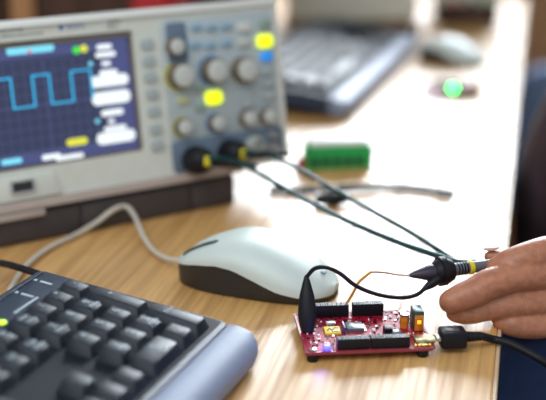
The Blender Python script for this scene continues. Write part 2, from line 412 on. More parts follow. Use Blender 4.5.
obj('waveform_trace', bm, SCRCYAN, scr, smooth=False, label='bright blue square wave')
for x0, y0, x1, y1, m in ((5, 48, 53, 56, SCRPALE), (96, 44, 111, 50, SCRWHITE), (95, 52, 115, 58, SCRWHITE), (101, 61, 110, 66, SCRWHITE), (88, 61, 92, 66, SCRPALE),
                          (99, 70, 117, 76, SCRWHITE), (90, 76, 128, 89, SCRWHITE), (91.5, 92, 130, 107, SCRWHITE), (101, 110, 123, 117, SCRWHITE),
                          (95, 119, 99, 124, SCRPALE), (108, 119, 114, 124, SCRWHITE), (104, 126.5, 126, 132, SCRWHITE), (96.5, 132.5, 135, 146, SCRWHITE),
                          (66, 139, 87, 147, SCRYEL), (41, 155, 60, 161, SCRWHITE), (55, 156, 83, 162, SCRWHITE), (0, 160, 21, 166, SCRPALE)):
    bandrect('menu_label', x0, y0, x1, y1, m, -0.0011)
for x, y, m in ((75.5, 49.5, SCRGREEN), (83, 48, SCRYEL), (28, 51, SCRRED)):
    u, v = suv(x, y); r = 0.0026 if x > 40 else 0.0012
    bm = new(); prism(bm, [(u + r * math.cos(k * .524), v + r * math.sin(k * .524)) for k in range(12)], -0.0018, -0.0007, F); obj('status_icon', bm, m, scr, smooth=False)
# soft keys
for y, x in ((45, 147), (62, 148), (78, 150), (95, 151), (112, 153), (130, 155), (146, 157)):
    u, v = uv(x, y); u = -0.1055
    bm = new(); prism(bm, rrect(u - 0.0045, v - 0.0033, u + 0.0045, v + 0.0033, 0.0014), 0.0035, 0.0062, F, 0.0007); obj('soft_key', bm, BTN, scope)
# control panel
bm = new(); prism(bm, rrect(-0.0945, 0.0225, -0.0035, 0.1065, 0.004), 0.003, 0.0048, F, 0.0006); obj('control_panel', bm, PANEL, scope)
bm = new(); prism(bm, rrect(-0.0945, 0.0015, -0.0025, 0.0235, 0.003), 0.003, 0.0050, F, 0.0006); obj('input_panel', bm, PANELBLUE, scope, label='dark blue band around the input sockets')
bm = new(); prism(bm, rrect(-0.0905, 0.0765, -0.0745, 0.1045, 0.003), 0.0046, 0.0053, F, 0.0003); obj('knob_plate', bm, PANELBLUE, scope, label='dark blue plate behind the small top knob')
def knob(x, y, r, ring=None, hgt=0.010):
    u, v = uv(x, y); u -= 0.0045; hgt *= 0.8
    M = F @ Matrix.Translation((u, v, 0.0046)); bm = new()
    prof = [(r * 1.08, 0), (r * 1.08, 0.0015), (r, 0.002), (r * 0.93, hgt - 0.0015), (r * 0.84, hgt - 0.0003), (r * 0.6, hgt)]
    lathe(bm, prof, M, 26); k = obj('knob', bm, KNOBSKIRT, scope)
    bm = new(); lathe(bm, [(r * .90, hgt - .0012), (r * .88, hgt), (r * .6, hgt + .0006), (r * .1, hgt + .0007)], M, 24); obj('knob_cap', bm, KNOB, k)
    bm = new()
    for i in range(18):
        a = i * math.pi / 9
        box(bm, (r * 0.92, -0.0006, 0.002), (r * 1.07, 0.0006, hgt - 0.002), 0, M @ Matrix.Rotation(a, 4, 'Z'))
    g = obj('grip_ribs', bm, KNOBSKIRT, k, smooth=False)
    if ring:
        bm = new(); ringprism(bm, [(r * 1.27 * math.cos(i * .2618), r * 1.27 * math.sin(i * .2618)) for i in range(24)], [(r * 1.1 * math.cos(i * .2618), r * 1.1 * math.sin(i * .2618)) for i in range(24)], 0, 0.0006, M)
        obj('channel_ring', bm, ring, k, smooth=False)
YPRINT = mat('yellow_print', (0.55, 0.55, 0.08), 0.6, noise=100, amt=0.04); BPRINT = mat('blue_print', (0.06, 0.24, 0.52), 0.6, noise=100, amt=0.04)
knob(178, 47, 0.0058); knob(183, 76, 0.0085, YPRINT, 0.013); knob(216, 71, 0.0085, BPRINT, 0.013); knob(246, 70, 0.0085, None, 0.013)
knob(186, 127, 0.0056, YPRINT); knob(219, 123, 0.0056, BPRINT); knob(250, 118, 0.0056); knob(270, 116, 0.0056)
def button(x, y, w_, h_, m, label=None, dz=0.0068):
    u, v = uv(x, y); bm = new()
    prism(bm, rrect(u - w_ / 2, v - h_ / 2, u + w_ / 2, v + h_ / 2, min(w_, h_) * 0.3), 0.0046, dz, F, 0.0006); obj('button', bm, m, scope, label=label)
for x, y in ((195, 28), (210, 28), (225, 27), (194, 46), (209, 46), (225, 44)): button(x, y, 0.0085, 0.0042, BTNBLUE)
button(243, 28, 0.010, 0.0065, mat('button_white', (0.62, 0.62, 0.58), 0.5, noise=100, amt=0.03)); button(243, 43, 0.010, 0.0060, KNOB)
button(263, 25, 0.0095, 0.0065, BTNGREEN)
button(263.5, 42, 0.0125, 0.0095, YLIT, 'glowing yellow button', 0.0072)
button(212.5, 98.5, 0.0130, 0.0095, YLIT, 'glowing yellow button', 0.0072)
button(265, 57, 0.0092, 0.0062, BLIT, 'glowing blue button', 0.0072)
for x, y in ((199, 90), (199, 108)): button(x, y, 0.0080, 0.0052, BTNGREEN)
button(182, 101, 0.0095, 0.0055, mat('button_yellow_grey', (0.50, 0.52, 0.30), 0.5, noise=100, amt=0.03))
for x, y in ((246, 96), (247, 104), (266, 72), (267, 84), (268, 96)): button(x, y, 0.0095, 0.0055, BTN)
# input sockets
for x, y in ((190, 160), (225, 153), (254, 147)):
    u, v = uv(x, y); M = F @ Matrix.Translation((u, v, 0.0048)); bm = new()
    lathe(bm, [(0.0080, 0), (0.0080, 0.0012), (0.0058, 0.0015), (0.0054, 0.0075), (0.0045, 0.0075), (0.0044, 0.002), (0.001, 0.002)], M, 24)
    obj('input_socket', bm, METAL if x < 250 else mat('socket_grey', (0.5, 0.52, 0.48), 0.4, 0.4, noise=100, amt=0.03), scope)
for dv in (0.0, 0.0085):
    u, v = uv(272, 146); bm = new(); prism(bm, rrect(u - 0.004, v - 0.003 + dv, u + 0.004, v + 0.002 + dv, 0.001), 0.0048, 0.0085, F, 0.0005); obj('calibration_tab', bm, METAL, scope)
# lower lip with the usb port
a = uv(-8, 176); b_ = uv(52, 173); c_ = uv(66, 186); bm = new()
prism(bm, [(-0.231, 0.0015), (c_[0] - 0.004, 0.0015), (b_[0], 0.0165), (-0.231, 0.0165)], 0.0035, 0.0064, F, 0.0008); lip = obj('port_panel', bm, CASE, scope)
u, v = uv(21, 187); bm = new(); ringprism(bm, rrect(u - 0.0085, v - 0.0045, u + 0.0085, v + 0.0045, 0.0008), rrect(u - 0.0068, v - 0.003, u + 0.0068, v + 0.003, 0.0004), 0.005, 0.0080, F); port = obj('usb_port', bm, METAL, scope, smooth=False)
bm = new(); prism(bm, [(u - 0.0068, v - 0.003), (u + 0.0068, v - 0.003), (u + 0.0068, v + 0.003), (u - 0.0068, v + 0.003)], 0.0045, 0.0069, F); obj('port_opening', bm, DARK, port, smooth=False)
bm = new(); prism(bm, rrect(-0.236, -0.0052, -0.040, 0.0005, 0.0015), -0.004, 0.0075, F, 0.0008); obj('lower_lip', bm, mat('lip_reflected_warm_grey', (0.44, 0.37, 0.325), 0.5, noise=100, amt=0.03), scope)  # warm light reflected onto the underside is put into the lip colour
bm = new(); box(bm, (-0.236, -0.0085, -0.0098), (-0.192, -0.0010, -0.0050), 0.001); obj('tilt_foot', bm, mat('lip_reflected_warm_grey', (0, 0, 0)), scope)
# printed writing
def put_text(s, size, m, u, v, parent, out=0.0041, align='CENTER', name='lettering'):
    me = text_mesh(s, size, m, align); o = link_mesh(name, me, parent); o.matrix_local = F @ Matrix.Translation((u, v, out)); return o
put_text('DS1052E', 0.0046, INK, *uv(23, 29), scope, align='RIGHT')
put_text('DIGITAL OSCILLOSCOPE', 0.0026, INK, *uv(43, 34), scope, align='RIGHT')
u, v = uv(61, 28.5); bm = new()
prism(bm, [((0.0022 if i % 2 == 0 else 0.0012) * math.sin(i * math.pi / 8) + u, (0.0022 if i % 2 == 0 else 0.0012) * math.cos(i * math.pi / 8) + v) for i in range(16)], 0.0038, 0.0042, F); obj('emblem', bm, INKBLUE, scope, smooth=False)
put_text('RIGOL', 0.0046, INKBLUE, u + 0.0040, v - 0.0002, scope, align='LEFT')
put_text('50MHz', 0.0034, INK, uv(114, 23)[0], uv(114, 23)[1], scope); put_text('1GSa/s', 0.0034, INK, uv(112, 28)[0], uv(112, 28)[1], scope)
for x in (0.03, 0.20):
    for y in (0.012, 0.085):
        bm = new(); lathe(bm, [(0.006, -0.0068), (0.007, -0.003), (0.007, 0.004)], Matrix.Translation((-x, y + 0.004, 0)), 16); obj('foot', bm, RUBBER, scope)
bm = new()
for k in range(9): box(bm, (-0.006 - 0.0, 0.03 + k * 0.007, 0.03), (0.0015 - 0.003, 0.0335 + k * 0.007, 0.08), 0.0006)
obj('side_vent', bm, mat('vent_grey', (0.30, 0.31, 0.29), 0.5, noise=100, amt=0.03), scope)

# stand under the oscilloscope
stand = thing('instrument_stand', 'low dark grey box standing under the oscilloscope with the square wave', 'stand', (OO.x, OO.y, 0), OTH)
bm = new(); box(bm, (-0.255, 0.001, 0), (-0.045, 0.108, 0.0212), 0.0015); obj('stand_body', bm, STAND, stand)
for a, b_ in ((-0.2535, -0.167), (-0.165, -0.083), (-0.081, -0.0465)):
    bm = new(); box(bm, (a, -0.0008, 0.002), (b_, 0.003, 0.0200), 0.0008); obj('front_panel', bm, STAND, stand)

# ------------------------------------------------------------------ keyboard
KA, KT = R(20), R(7.8)
KH = 0.0347; KO = P(40, 270, KH)
cK, sK = math.cos(KT), math.sin(KT)
K = Matrix(((cK, 0, sK, 0), (0, 1, 0, 0), (-sK, 0, cK, KH), (0, 0, 0, 1)))      # (depth, -length, up) to the keyboard's own frame
kb = thing('computer_keyboard', 'dark slate keyboard with silver blue front strip, lower left beside the mouse', 'keyboard', (KO.x, KO.y, 0), -KA)
U = 0.0161; KL = 0.389; KD = 0.108
bm = new(); prism(bm, rrect(0, -KL, KD + 0.0004, 0, 0.003), -0.015, 0.0, K, 0.0005); obj('case', bm, KBCASE, kb)
bm = new(); prism(bm, rrect(0.0195, -KL + 0.006, KD - 0.003, -0.0012, 0.001), -0.0005, 0.0004, K); obj('key_well', bm, mat('key_well_black', (0.008, 0.010, 0.016), 0.6, noise=100, amt=0.05, spec=0.2), kb, smooth=False)
bm = new(); prism(bm, rrect(0.0015, -KL + 0.002, 0.0035, -0.002, 0.0008), -0.0005, 0.0006, K, 0.0003); obj('rear_lip', bm, KBCASE, kb)
# front strip: convex section swept along the length, ends rounded
prof = [(0.1085, -0.0045), (0.1085, -0.0008), (0.1100, -0.0003), (0.115, -0.0002), (0.120, -0.0007), (0.1245, -0.0026), (0.1275, -0.0058), (0.1285, -0.0095), (0.1275, -0.0145), (0.1085, -0.0150)]
ys = [0, .0015, .003, .005, .008, .012]; bm = new(); rings = []
yy = ys + [0.02 + k * (KL - 0.04) / 12 for k in range(13)] + [KL - q for q in ys[::-1]]
for y in yy:
    e = min(y, KL - y); k = 1.0 - 0.14 * max(0, 1 - e / 0.012) ** 2.2
    rings.append([bm.verts.new(K @ Vector((0.1085 + (d - 0.1085) * k, -y, zz))) for d, zz in prof])
n = len(prof)
for a, b_ in zip(rings, rings[1:]):
    for k in range(n): bm.faces.new((a[k], a[(k + 1) % n], b_[(k + 1) % n], b_[k]))
bm.faces.new(rings[0]); bm.faces.new(rings[-1][::-1])
obj('front_strip', bm, KBSTRIP, kb, label='glossy silver blue front strip')
for y in (-0.045, -KL + 0.045):
    bm = new(); box(bm, (0.006, y - 0.012, 0.0), (0.012, y + 0.012, 0.0245), 0.001); obj('folding_foot', bm, BLACK, kb)
    bm = new(); box(bm, (0.098, y - 0.014, 0.0), (0.112, y + 0.014, 0.0075), 0.001); obj('rubber_pad', bm, RUBBER, kb)
KEYS = {}
def keymesh(w_, h_):
    key = (round(w_, 4), round(h_, 4))
    if key in KEYS: return KEYS[key]
    a, b_ = h_ / 2 - 0.0006, w_ / 2 - 0.0006; i = 0.0026; zt = 0.0060
    bm = new(); t = bmesh.new()
    low = [t.verts.new((x, y, 0.0)) for x, y in ((-a, -b_), (a, -b_), (a, b_), (-a, b_))]
    top = [t.verts.new((x, y, z)) for x, y, z in ((-a + i * .6, -b_ + i, zt + .0006), (a - i, -b_ + i, zt - .0004), (a - i, b_ - i, zt - .0004), (-a + i * .6, b_ - i, zt + .0006))]
    t.faces.new(low[::-1]); tf = t.faces.new(top)
    for k in range(4): t.faces.new((low[k], low[(k + 1) % 4], top[(k + 1) % 4], top[k]))
    bmesh.ops.bevel(t, geom=[e for e in t.edges if not (e.verts[0] in low and e.verts[1] in low)], offset=0.0009, segments=2, affect='EDGES', profile=0.5)
    merge(bm, t); bmesh.ops.recalc_face_normals(bm, faces=bm.faces)
    me = bpy.data.meshes.new('key'); bm.to_mesh(me); bm.free(); me.materials.append(KEYM)
    for p in me.polygons: p.use_smooth = True
    me.set_sharp_from_angle(angle=R(40))
    KEYS[key] = me; return me
def key(d, l, w_=1.0, h_=1.0, s=None):
    """d, l: centre in depth and length metres; w_ along the length and h_ along the depth in key units"""
    o = link_mesh('key', keymesh(w_ * U, h_ * U), kb); o.matrix_local = K @ Matrix.Translation((d, -l, 0.0003))
    if s:
        for i, line in enumerate(s.split('|')):
            size = 0.0058 if len(line) == 1 and len(s) < 9 else 0.0036
            me = text_mesh(line, size, LEGEND); g = link_mesh('legend', me, o)
            g.matrix_local = Matrix.Translation(((-0.0020 + i * 0.0044) - (h_ - 1) * 0.003, 0.0012 - (w_ - 1) * 0.0, 0.0064)) @ Matrix.Rotation(R(90), 4, 'Z')
row = lambda r: 0.0308 + U * r
L0 = 0.0095
cols = [L0 + U * (k + 0.5) for k in range(4)]
for s, c in (('-', 0), ('*', 1), ('/', 2), ('Num|Lock', 3)): key(row(0), cols[c], s=s)
key(row(1.5), cols[0], 1, 2, '+'); key(row(3.5), cols[0], 1, 2, 'Enter')
for r, names in ((1, ('9|PgUp', '8', '7|Home')), (2, ('6', '5', '4')), (3, ('3|PgDn', '2', '1|End'))):
    for c, s in enumerate(names): key(row(r), cols[c + 1], s=s)
key(row(4), cols[1], s='.|Del'); key(row(4), (cols[2] + cols[3]) / 2, 2, 1, '0|Ins')
N0 = L0 + 4 * U + 0.004; nc = [N0 + U * (k + 0.5) for k in range(3)]
for s, c in (('Pause', 0), ('Scroll|Lock', 1), ('Print', 2)): key(row(-1) - 0.001, nc[c], s=s)
for s, c in (('Page|Up', 0), ('Home', 1), ('Insert', 2)): key(row(0), nc[c], s=s)
for s, c in (('Page|Down', 0), ('End', 1), ('Delete', 2)): key(row(1), nc[c], s=s)
key(row(3), nc[1]); [key(row(4), nc[c]) for c in range(3)]
M0 = N0 + 3 * U + 0.004
def mainrow(r, items, off=0.0):
    x = M0
    for w_, s in items: key(row(r) + off, x + w_ * U / 2, w_, 1, s) if w_ > 0 else None; x += abs(w_) * U
mainrow(-1, [(1, f'F{k}') for k in (12, 11, 10, 9)] + [(-0.66, '')] + [(1, f'F{k}') for k in (8, 7, 6, 5)] + [(-0.67, '')] + [(1, f'F{k}') for k in (4, 3, 2, 1)] + [(-0.67, ''), (1, 'Esc')], -0.001)
mainrow(0, [(2, 'Back')] + [(1, c) for c in '=-0987654321`'])
mainrow(1, [(1.5, '\\')] + [(1, c) for c in '][POIUYTREWQ'] + [(1.5, 'Tab')])
mainrow(2, [(2.25, 'Enter')] + [(1, c) for c in "';LKJHGFDSA"] + [(1.75, 'Caps')])
mainrow(3, [(2.75, 'Shift')] + [(1, c) for c in '/.,MNBVCXZ'] + [(2.25, 'Shift')])
mainrow(4, [(1.25, 'Ctrl'), (1.25, ''), (1.25, ''), (1.25, 'Alt'), (6.25, ''), (1.25, 'Alt'), (1.25, ''), (1.25, 'Ctrl')])
# indicator window and lock marks behind the numeric pad
def kuv(x, y):
    d = ray(x, y); o = Vector((0, 0, CAM_H)); O = KO
    D = Vector((math.cos(KA) * cK, -math.sin(KA) * cK, -sK)); L = Vector((-math.sin(KA), -math.cos(KA), 0)); N = D.cross(L)
    q = o + d * ((O - o).dot(N) / d.dot(N)) - O
    return q.dot(D), q.dot(L)
(d1, l1), (d2, l2) = kuv(20, 317), kuv(47, 300)
bm = new(); prism(bm, [(0.0158, -0.052), (0.0172, -0.052), (0.0172, -0.030), (0.0158, -0.030)], 0, 0.0004, K)
obj('printed_line', bm, LEGEND, kb, smooth=False)
for l in (0.0125, 0.031):
    bm = new(); prism(bm, rrect(0.0075, -l - 0.001, 0.0145, -l + 0.0008, 0.0004), 0, 0.0004, K); obj('lock_mark', bm, LEGEND, kb, smooth=False)
    bm = new(); prism(bm, rrect(0.0040, -l - 0.0012, 0.0058, -l + 0.001, 0.0006), 0, 0.0004, K); obj('lock_mark', bm, LEGEND, kb, smooth=False)
d_, l_ = kuv(2, 323); bm = new(); prism(bm, rrect(d_ - 0.0024, -l_ - 0.0024, d_ + 0.0024, -l_ + 0.0024, 0.0023), 0, 0.0008, K, 0.0003); obj('indicator_led', bm, LEDLIME, kb, label='lit lime green indicator')
# its black cable leaves the rear edge
p0 = P(38, 274, 0.018); pts = [tuple(p0), tuple(P(20, 268, 0.019)), tuple(P(0, 263, 0.016)), tuple(P(-40, 258, 0.006)), tuple(P(-90, 262, 0.002))]
Mi = (Matrix.Translation((KO.x, KO.y, 0)) @ Matrix.Rotation(-KA, 4, 'Z')).inverted()
bm = new(); tube(bm, pts, 0.0021, M=Mi); obj('keyboard_cable', bm, RUBBER, kb, label='black cable')

# ------------------------------------------------------------------ mouse
mf = P(181, 276); mr_ = P(335, 291, 0.004)
md = Vector((mf.x - mr_.x, mf.y - mr_.y, 0)); ML = md.length; ma = math.atan2(md.y, md.x)
mc = (mf + mr_) / 2; MW = 0.028
mc = mc + Vector((-math.sin(ma), math.cos(ma), 0)) * (MW * 0.0) + Vector((0.0008, 0.0008, 0))     # nearest flank sits on the seen outline
mouse = thing('computer_mouse', 'pale mint white mouse with charcoal base between the oscilloscope and the red board', 'mouse', (mc.x, mc.y, 0), ma)
def mw(s): return MW * max(0.02, (1 - abs(2 * s - 1) ** 3.0)) ** (1 / 2.3) * (0.93 + 0.10 * (1 - s))
def mh(s):   # s 0 = rear, 1 = front
    k = [(0, .007), (.06, .0125), (.15, .0185), (.3, .0265), (.45, .0318), (.57, .0330), (.68, .0308), (.80, .0262), (.90, .0215), (1, .0128)]
    for (a, x), (b_, y) in zip(k, k[1:]):
        if s <= b_:
            t_ = (s - a) / (b_ - a); return x + (y - x) * t_
    return k[-1][1]
def msplit(s):
    k = [(0, .0040), (.12, .0050), (.28, .0085), (.42, .0140), (.55, .0185), (.66, .0195), (.80, .0175), (1, .0125)]
    for (a, x), (b_, y) in zip(k, k[1:]):
        if s <= b_: return x + (y - x) * (s - a) / (b_ - a)
    return .0125
def msurf(upper):
    bm = new(); rings = []; ns = 48; nt_ = 28
    for i in range(ns + 1):
        s = 0.5 - 0.5 * math.cos(math.pi * i / ns); W_ = mw(s); Hh = (mh(max(0, s - .03)) + mh(s) + mh(min(1, s + .03))) / 3
        x = (s - 0.5) * ML; sp = msplit(s); rr = []
        sp = min(sp, Hh * 0.8)
        if upper:
            for k in range(nt_ + 1):
                a = math.pi * k / nt_; c = math.cos(a); q = math.sin(a)
                y = W_ * math.copysign(abs(c) ** 0.75, c); z = sp + (Hh - sp) * q ** 0.85
                rr.append((x, y, z))
            rr.append((x, -W_ * .9, sp - 0.0006)); rr.append((x, W_ * .9, sp - 0.0006))
        else:
            Wi = W_ - 0.0008 if W_ > 0.002 else W_
            for y, z in ((Wi, sp + .0002), (Wi * .95, sp * .5), (Wi * .87, 0.0012), (Wi * .83, 0.0004), (-Wi * .83, 0.0004), (-Wi * .87, 0.0012), (-Wi * .95, sp * .5), (-Wi, sp + .0002)): rr.append((x, y, z))
        rings.append([bm.verts.new(v) for v in rr])
    n = len(rings[0])
    for a, b_ in zip(rings, rings[1:]):
        for k in range(n): bm.faces.new((a[k], a[(k + 1) % n], b_[(k + 1) % n], b_[k]))
    bm.faces.new(rings[0]); bm.faces.new(rings[-1][::-1]); return bm
obj('upper_shell', msurf(True), MSHELL, mouse); obj('base', msurf(False), MBASE, mouse)
wx = ML * 0.33
bm = new(); lathe(bm, [(0.003, -0.0028), (0.0060, -0.0026), (0.0066, 0), (0.0060, 0.0026), (0.003, 0.0028)], Matrix.Translation((wx, 0.0110, 0.0158)) @ Matrix.Rotation(R(90), 4, 'X'), 22); obj('scroll_wheel', bm, mat('wheel_grey', (0.07, 0.10, 0.10), 0.5, noise=100, amt=0.1), mouse)
def topz(x, dz, y=0.0): s = x / ML + .5; return (x, y, (mh(max(0, s - .03)) + mh(s) + mh(min(1, s + .03))) / 3 + dz)
bm = new(); tube(bm, [topz(wx - 0.010, -0.0006, .0110), topz(wx - 0.003, -0.0003, .0110), topz(wx + 0.006, -0.0003, .0110), topz(wx + 0.0085, -0.0006, .0110)], 0.0028, squash=(0.30, 1.0)); obj('wheel_slot', bm, mat('slot_dark_green', (0.03, 0.065, 0.06), 0.4, noise=100, amt=0.1), mouse)
bm = new(); tube(bm, [topz(x, -0.0008, .0100) for x in (wx - 0.030, wx - 0.022, wx - 0.011)], 0.0005, squash=(0.5, 1)); obj('button_gap', bm, DARK, mouse)
bm = new(); ball(bm, topz(-ML * 0.41, -0.0002), (0.0026, 0.0026, 0.0007)); obj('logo_dot', bm, mat('logo_blue_grey', (0.12, 0.2, 0.26), 0.5, noise=100, amt=0.05), mouse, label='small blue grey mark on the rear')
Mi = (Matrix.Translation((mc.x, mc.y, 0)) @ Matrix.Rotation(ma, 4, 'Z')).inverted()
start = Matrix.Translation((mc.x, mc.y, 0)) @ Matrix.Rotation(ma, 4, 'Z') @ Vector((ML * 0.485, 0, 0.010))
pts = [tuple(start)] + [tuple(P(*q)) for q in ((168, 259, .006), (153, 250, .003), (142, 234, .006), (135, 217, .010), (126, 206.5, .014), (113, 210, .014), (97, 222, .007), (77, 234, .003), (50, 247, .003), (32, 260, .003), (20, 273, .003), (10, 290, .003))]
bm = new(); tube(bm, pts, 0.0016, M=Mi); obj('mouse_cable', bm, MCABLE, mouse, label='ivory cable')

# ------------------------------------------------------------------ red development board
BR = R(5.5); BO = P(305.5, 353, 0.0058)
def bnoise():
    m = bpy.data.materials.new('red_board_lacquer'); m.use_nodes = True; nt = m.node_tree; b = nt.nodes['Principled BSDF']
    N = nt.nodes.new; Lk = nt.links.new; tc = N('ShaderNodeTexCoord')
    def cells(sc, lo_, hi_):
        v = N('ShaderNodeTexVoronoi'); v.distance = 'MANHATTAN'; v.feature = 'F1'; v.inputs['Scale'].default_value = sc; Lk(tc.outputs['Object'], v.inputs['Vector'])
        r = N('ShaderNodeMapRange'); r.inputs[1].default_value = lo_; r.inputs[2].default_value = hi_; Lk(v.outputs['Distance'], r.inputs[0]); return r.outputs[0]
    mx = N('ShaderNodeMix'); mx.data_type = 'RGBA'; mx.inputs[6].default_value = (0.75, 0.60, 0.60, 1); mx.inputs[7].default_value = (0.33, 0.005, 0.024, 1); Lk(cells(420, 0.14, 0.22), mx.inputs[0])
    mx2 = N('ShaderNodeMix'); mx2.data_type = 'RGBA'; mx2.inputs[6].default_value = (0.20, 0.006, 0.015, 1); Lk(cells(300, 0.24, 0.28), mx2.inputs[0]); Lk(mx.outputs[2], mx2.inputs[7])
    Lk(mx2.outputs[2], b.inputs['Base Color']); b.inputs['Roughness'].default_value = 0.5; b.inputs['Specular IOR Level'].default_value = 0.25
    return m
PCB = bnoise(); PCBRED = mat('board_edge_pink', (0.27, 0.035, 0.05), 0.4, noise=200, amt=0.05)
board = thing('circuit_board', 'red development board with black headers and a blue light in front of the mouse', 'circuit board', (BO.x, BO.y, 0), BR)
BW, BD, Z = 0.0668, 0.0515, 0.0058
out = [(0, 0), (BW - 0.002, 0), (BW, 0.002), (BW, 0.034), (BW - 0.003, 0.037), (BW - 0.003, BD - 0.002), (BW - 0.005, BD), (0, BD)]
bm = new(); prism(bm, out, 0.0045, Z); pcb = obj('board', bm, PCB, board, smooth=False)
bm = new(); ringprism(bm, [(-.0002, -.0002), (BW - 0.002, -.0002), (BW + .0002, 0.002), (BW + .0002, 0.034), (BW - 0.0028, 0.037), (BW - 0.0028, BD - 0.002), (BW - 0.005, BD + .0002), (-.0002, BD + .0002)],
      [(.0009, .0009), (BW - 0.0025, .0009), (BW - .0009, 0.0025), (BW - .0009, 0.0335), (BW - 0.0038, 0.0365), (BW - 0.0038, BD - 0.0025), (BW - 0.0055, BD - .0009), (.0009, BD - .0009)], 0.0044, Z + 0.00015)
obj('board_rim', bm, PCBRED, board, smooth=False, label='pale pink board edge')
for x, y in ((0.004, 0.003), (BW - 0.006, 0.0035), (0.004, BD - 0.004), (BW - 0.008, BD - 0.004)):
    bm = new(); lathe(bm, [(0.0026, 0), (0.0030, 0.001), (0.0030, 0.0045)], Matrix.Translation((x, y, 0)), 14); obj('standoff', bm, BLACK, board)
    bm = new(); lathe(bm, [(0.0020, Z), (0.0020, Z + 0.0008), (0.0012, Z + 0.0010)], Matrix.Translation((x, y, 0)), 14); obj('screw', bm, METAL, board)
def header(x0, x1, y, hgt=0.0058):
    bm = new(); box(bm, (x0, y, Z), (x1, y + 0.0052, Z + hgt), 0.0003); h = obj('pin_header', bm, BLACK, board)
    n = int((x1 - x0) / 0.0023)
    bm = new()
    for r_ in range(2):
        for k in range(n):
            cx = x0 + (x1 - x0) * (k + .5) / n; cy = y + 0.0014 + r_ * 0.0024
            ringprism(bm, [(cx - .0008, cy - .0008), (cx + .0008, cy - .0008), (cx + .0008, cy + .0008), (cx - .0008, cy + .0008)],
                      [(cx - .0005, cy - .0005), (cx + .0005, cy - .0005), (cx + .0005, cy + .0005), (cx - .0005, cy + .0005)], Z + hgt - 0.0004, Z + hgt + 0.00015)
    obj('contact_row', bm, mat('contact_tin', (0.30, 0.30, 0.30), 0.55, 0.3, noise=200, amt=0.1), h, smooth=False)
header(0.0165, 0.0330, 0.0012); header(0.0338, 0.0535, 0.0012)
header(0.0085, 0.0290, BD - 0.0072, 0.0068); header(0.0312, 0.0480, BD - 0.0072, 0.0068)
# chips with leads
def chip(name, cx, cy, sx, sy, hgt, m, leads=8, label=None):
    bm = new(); box(bm, (cx - sx / 2, cy - sy / 2, Z + 0.0003), (cx + sx / 2, cy + sy / 2, Z + hgt), 0.00025); c = obj(name, bm, m, board, label=label)
    bm = new()
    for k in range(leads):
        f = -0.5 + (k + .5) / leads
        for sgn in (-1, 1):
            box(bm, (cx + f * sx - .00022, cy + sgn * (sy / 2 + .0005) - .0007, Z), (cx + f * sx + .00022, cy + sgn * (sy / 2 + .0005) + .0007, Z + 0.0006))
            if sx > 0.006: box(bm, (cx + sgn * (sx / 2 + .0005) - .0007, cy + f * sy - .00022, Z), (cx + sgn * (sx / 2 + .0005) + .0007, cy + f * sy + .00022, Z + 0.0006))
    obj('lead_row', bm, METAL, c, smooth=False)
CHIP = mat('chip_grey', (0.10, 0.115, 0.13), 0.3, noise=200, amt=0.05)
chip('microcontroller', 0.0295, 0.0285, 0.0092, 0.0092, 0.0018, CHIP, 12)
chip('interface_chip', 0.0455, 0.0190, 0.0042, 0.0052, 0.0042, BLACK, 4)
chip('interface_chip', 0.0505, 0.0195, 0.0050, 0.0050, 0.0016, CHIP, 4)
chip('regulator', 0.0175, 0.0345, 0.0052, 0.0040, 0.0018, METAL, 3)
bm = new(); box(bm, (0.0225, 0.0200, Z), (0.0237, 0.0290, Z + 0.0042), 0.0002); obj('jumper_block', bm, mat('purple_jumper', (0.08, 0.03, 0.12), 0.4, noise=100, amt=0.05), board)
SX, SYY = 0.0015, 0.0075
bm = new(); box(bm, (0.0115 + SX, 0.0135 + SYY, Z), (0.0200 + SX, 0.0225 + SYY, Z + 0.0012), 0.0003); stk = obj('sticker', bm, mat('sticker_yellow', (0.85, 0.62, 0.02), 0.5, noise=100, amt=0.04), board, label='yellow square sticker with a black mark')
bm = new(); tube(bm, [(a + SX, b_ + SYY, Z + .0013) for a, b_ in ((0.0130, 0.0165), (0.0145, 0.0195), (0.0155, 0.0170), (0.0172, 0.0198), (0.0187, 0.0195))], 0.0005, n=6, squash=(.2, 1)); obj('sticker_mark', bm, INK, stk)
bm = new(); box(bm, (0.0150 + SX, 0.0145 + SYY, Z + .001), (0.0187 + SX, 0.0155 + SYY, Z + .0013)); obj('sticker_mark', bm, INK, stk)
# power stage on the right: crystal can, capacitor, inductor
ORG = mat('amber_led_reflection', (0.62, 0.20, 0.015), 0.3, noise=300, amt=0.3)  # orange reflections of the amber LED painted onto the parts
bm = new(); lathe(bm, [(0.0022, Z), (0.0024, Z + 0.001), (0.0024, Z + 0.0072), (0.0019, Z + 0.0078)], Matrix.Translation((0.0560, 0.0275, 0)), 18); cp = obj('capacitor', bm, ORG, board)
bm = new(); lathe(bm, [(0.0025, Z + .0066), (0.0025, Z + 0.0078), (0.0008, Z + 0.0080)], Matrix.Translation((0.0560, 0.0275, 0)), 18); obj('capacitor_top', bm, METAL, cp)
bm = new(); box(bm, (0.0597, 0.0215, Z), (0.0652, 0.0315, Z + 0.0110), 0.0004); cr = obj('relay', bm, mat('dark_green_housing', (0.02, 0.06, 0.05), 0.3, noise=100, amt=0.05), board, label='tall dark green block with its face coloured by amber light')
bm = new(); box(bm, (0.0601, 0.0208, Z + 0.0005), (0.0648, 0.0217, Z + 0.0090), 0.0003); obj('amber_glow_face', bm, ORG, cr)
bm = new(); box(bm, (0.0614, 0.0205, Z + 0.0045), (0.0634, 0.0210, Z + 0.0065), 0.0003); obj('amber_light', bm, mat('amber_led', (0.9, 0.35, 0.02), 0.3, emit=(1.0, 0.30, 0.02), strength=2.0, noise=100, amt=0.02), cr)
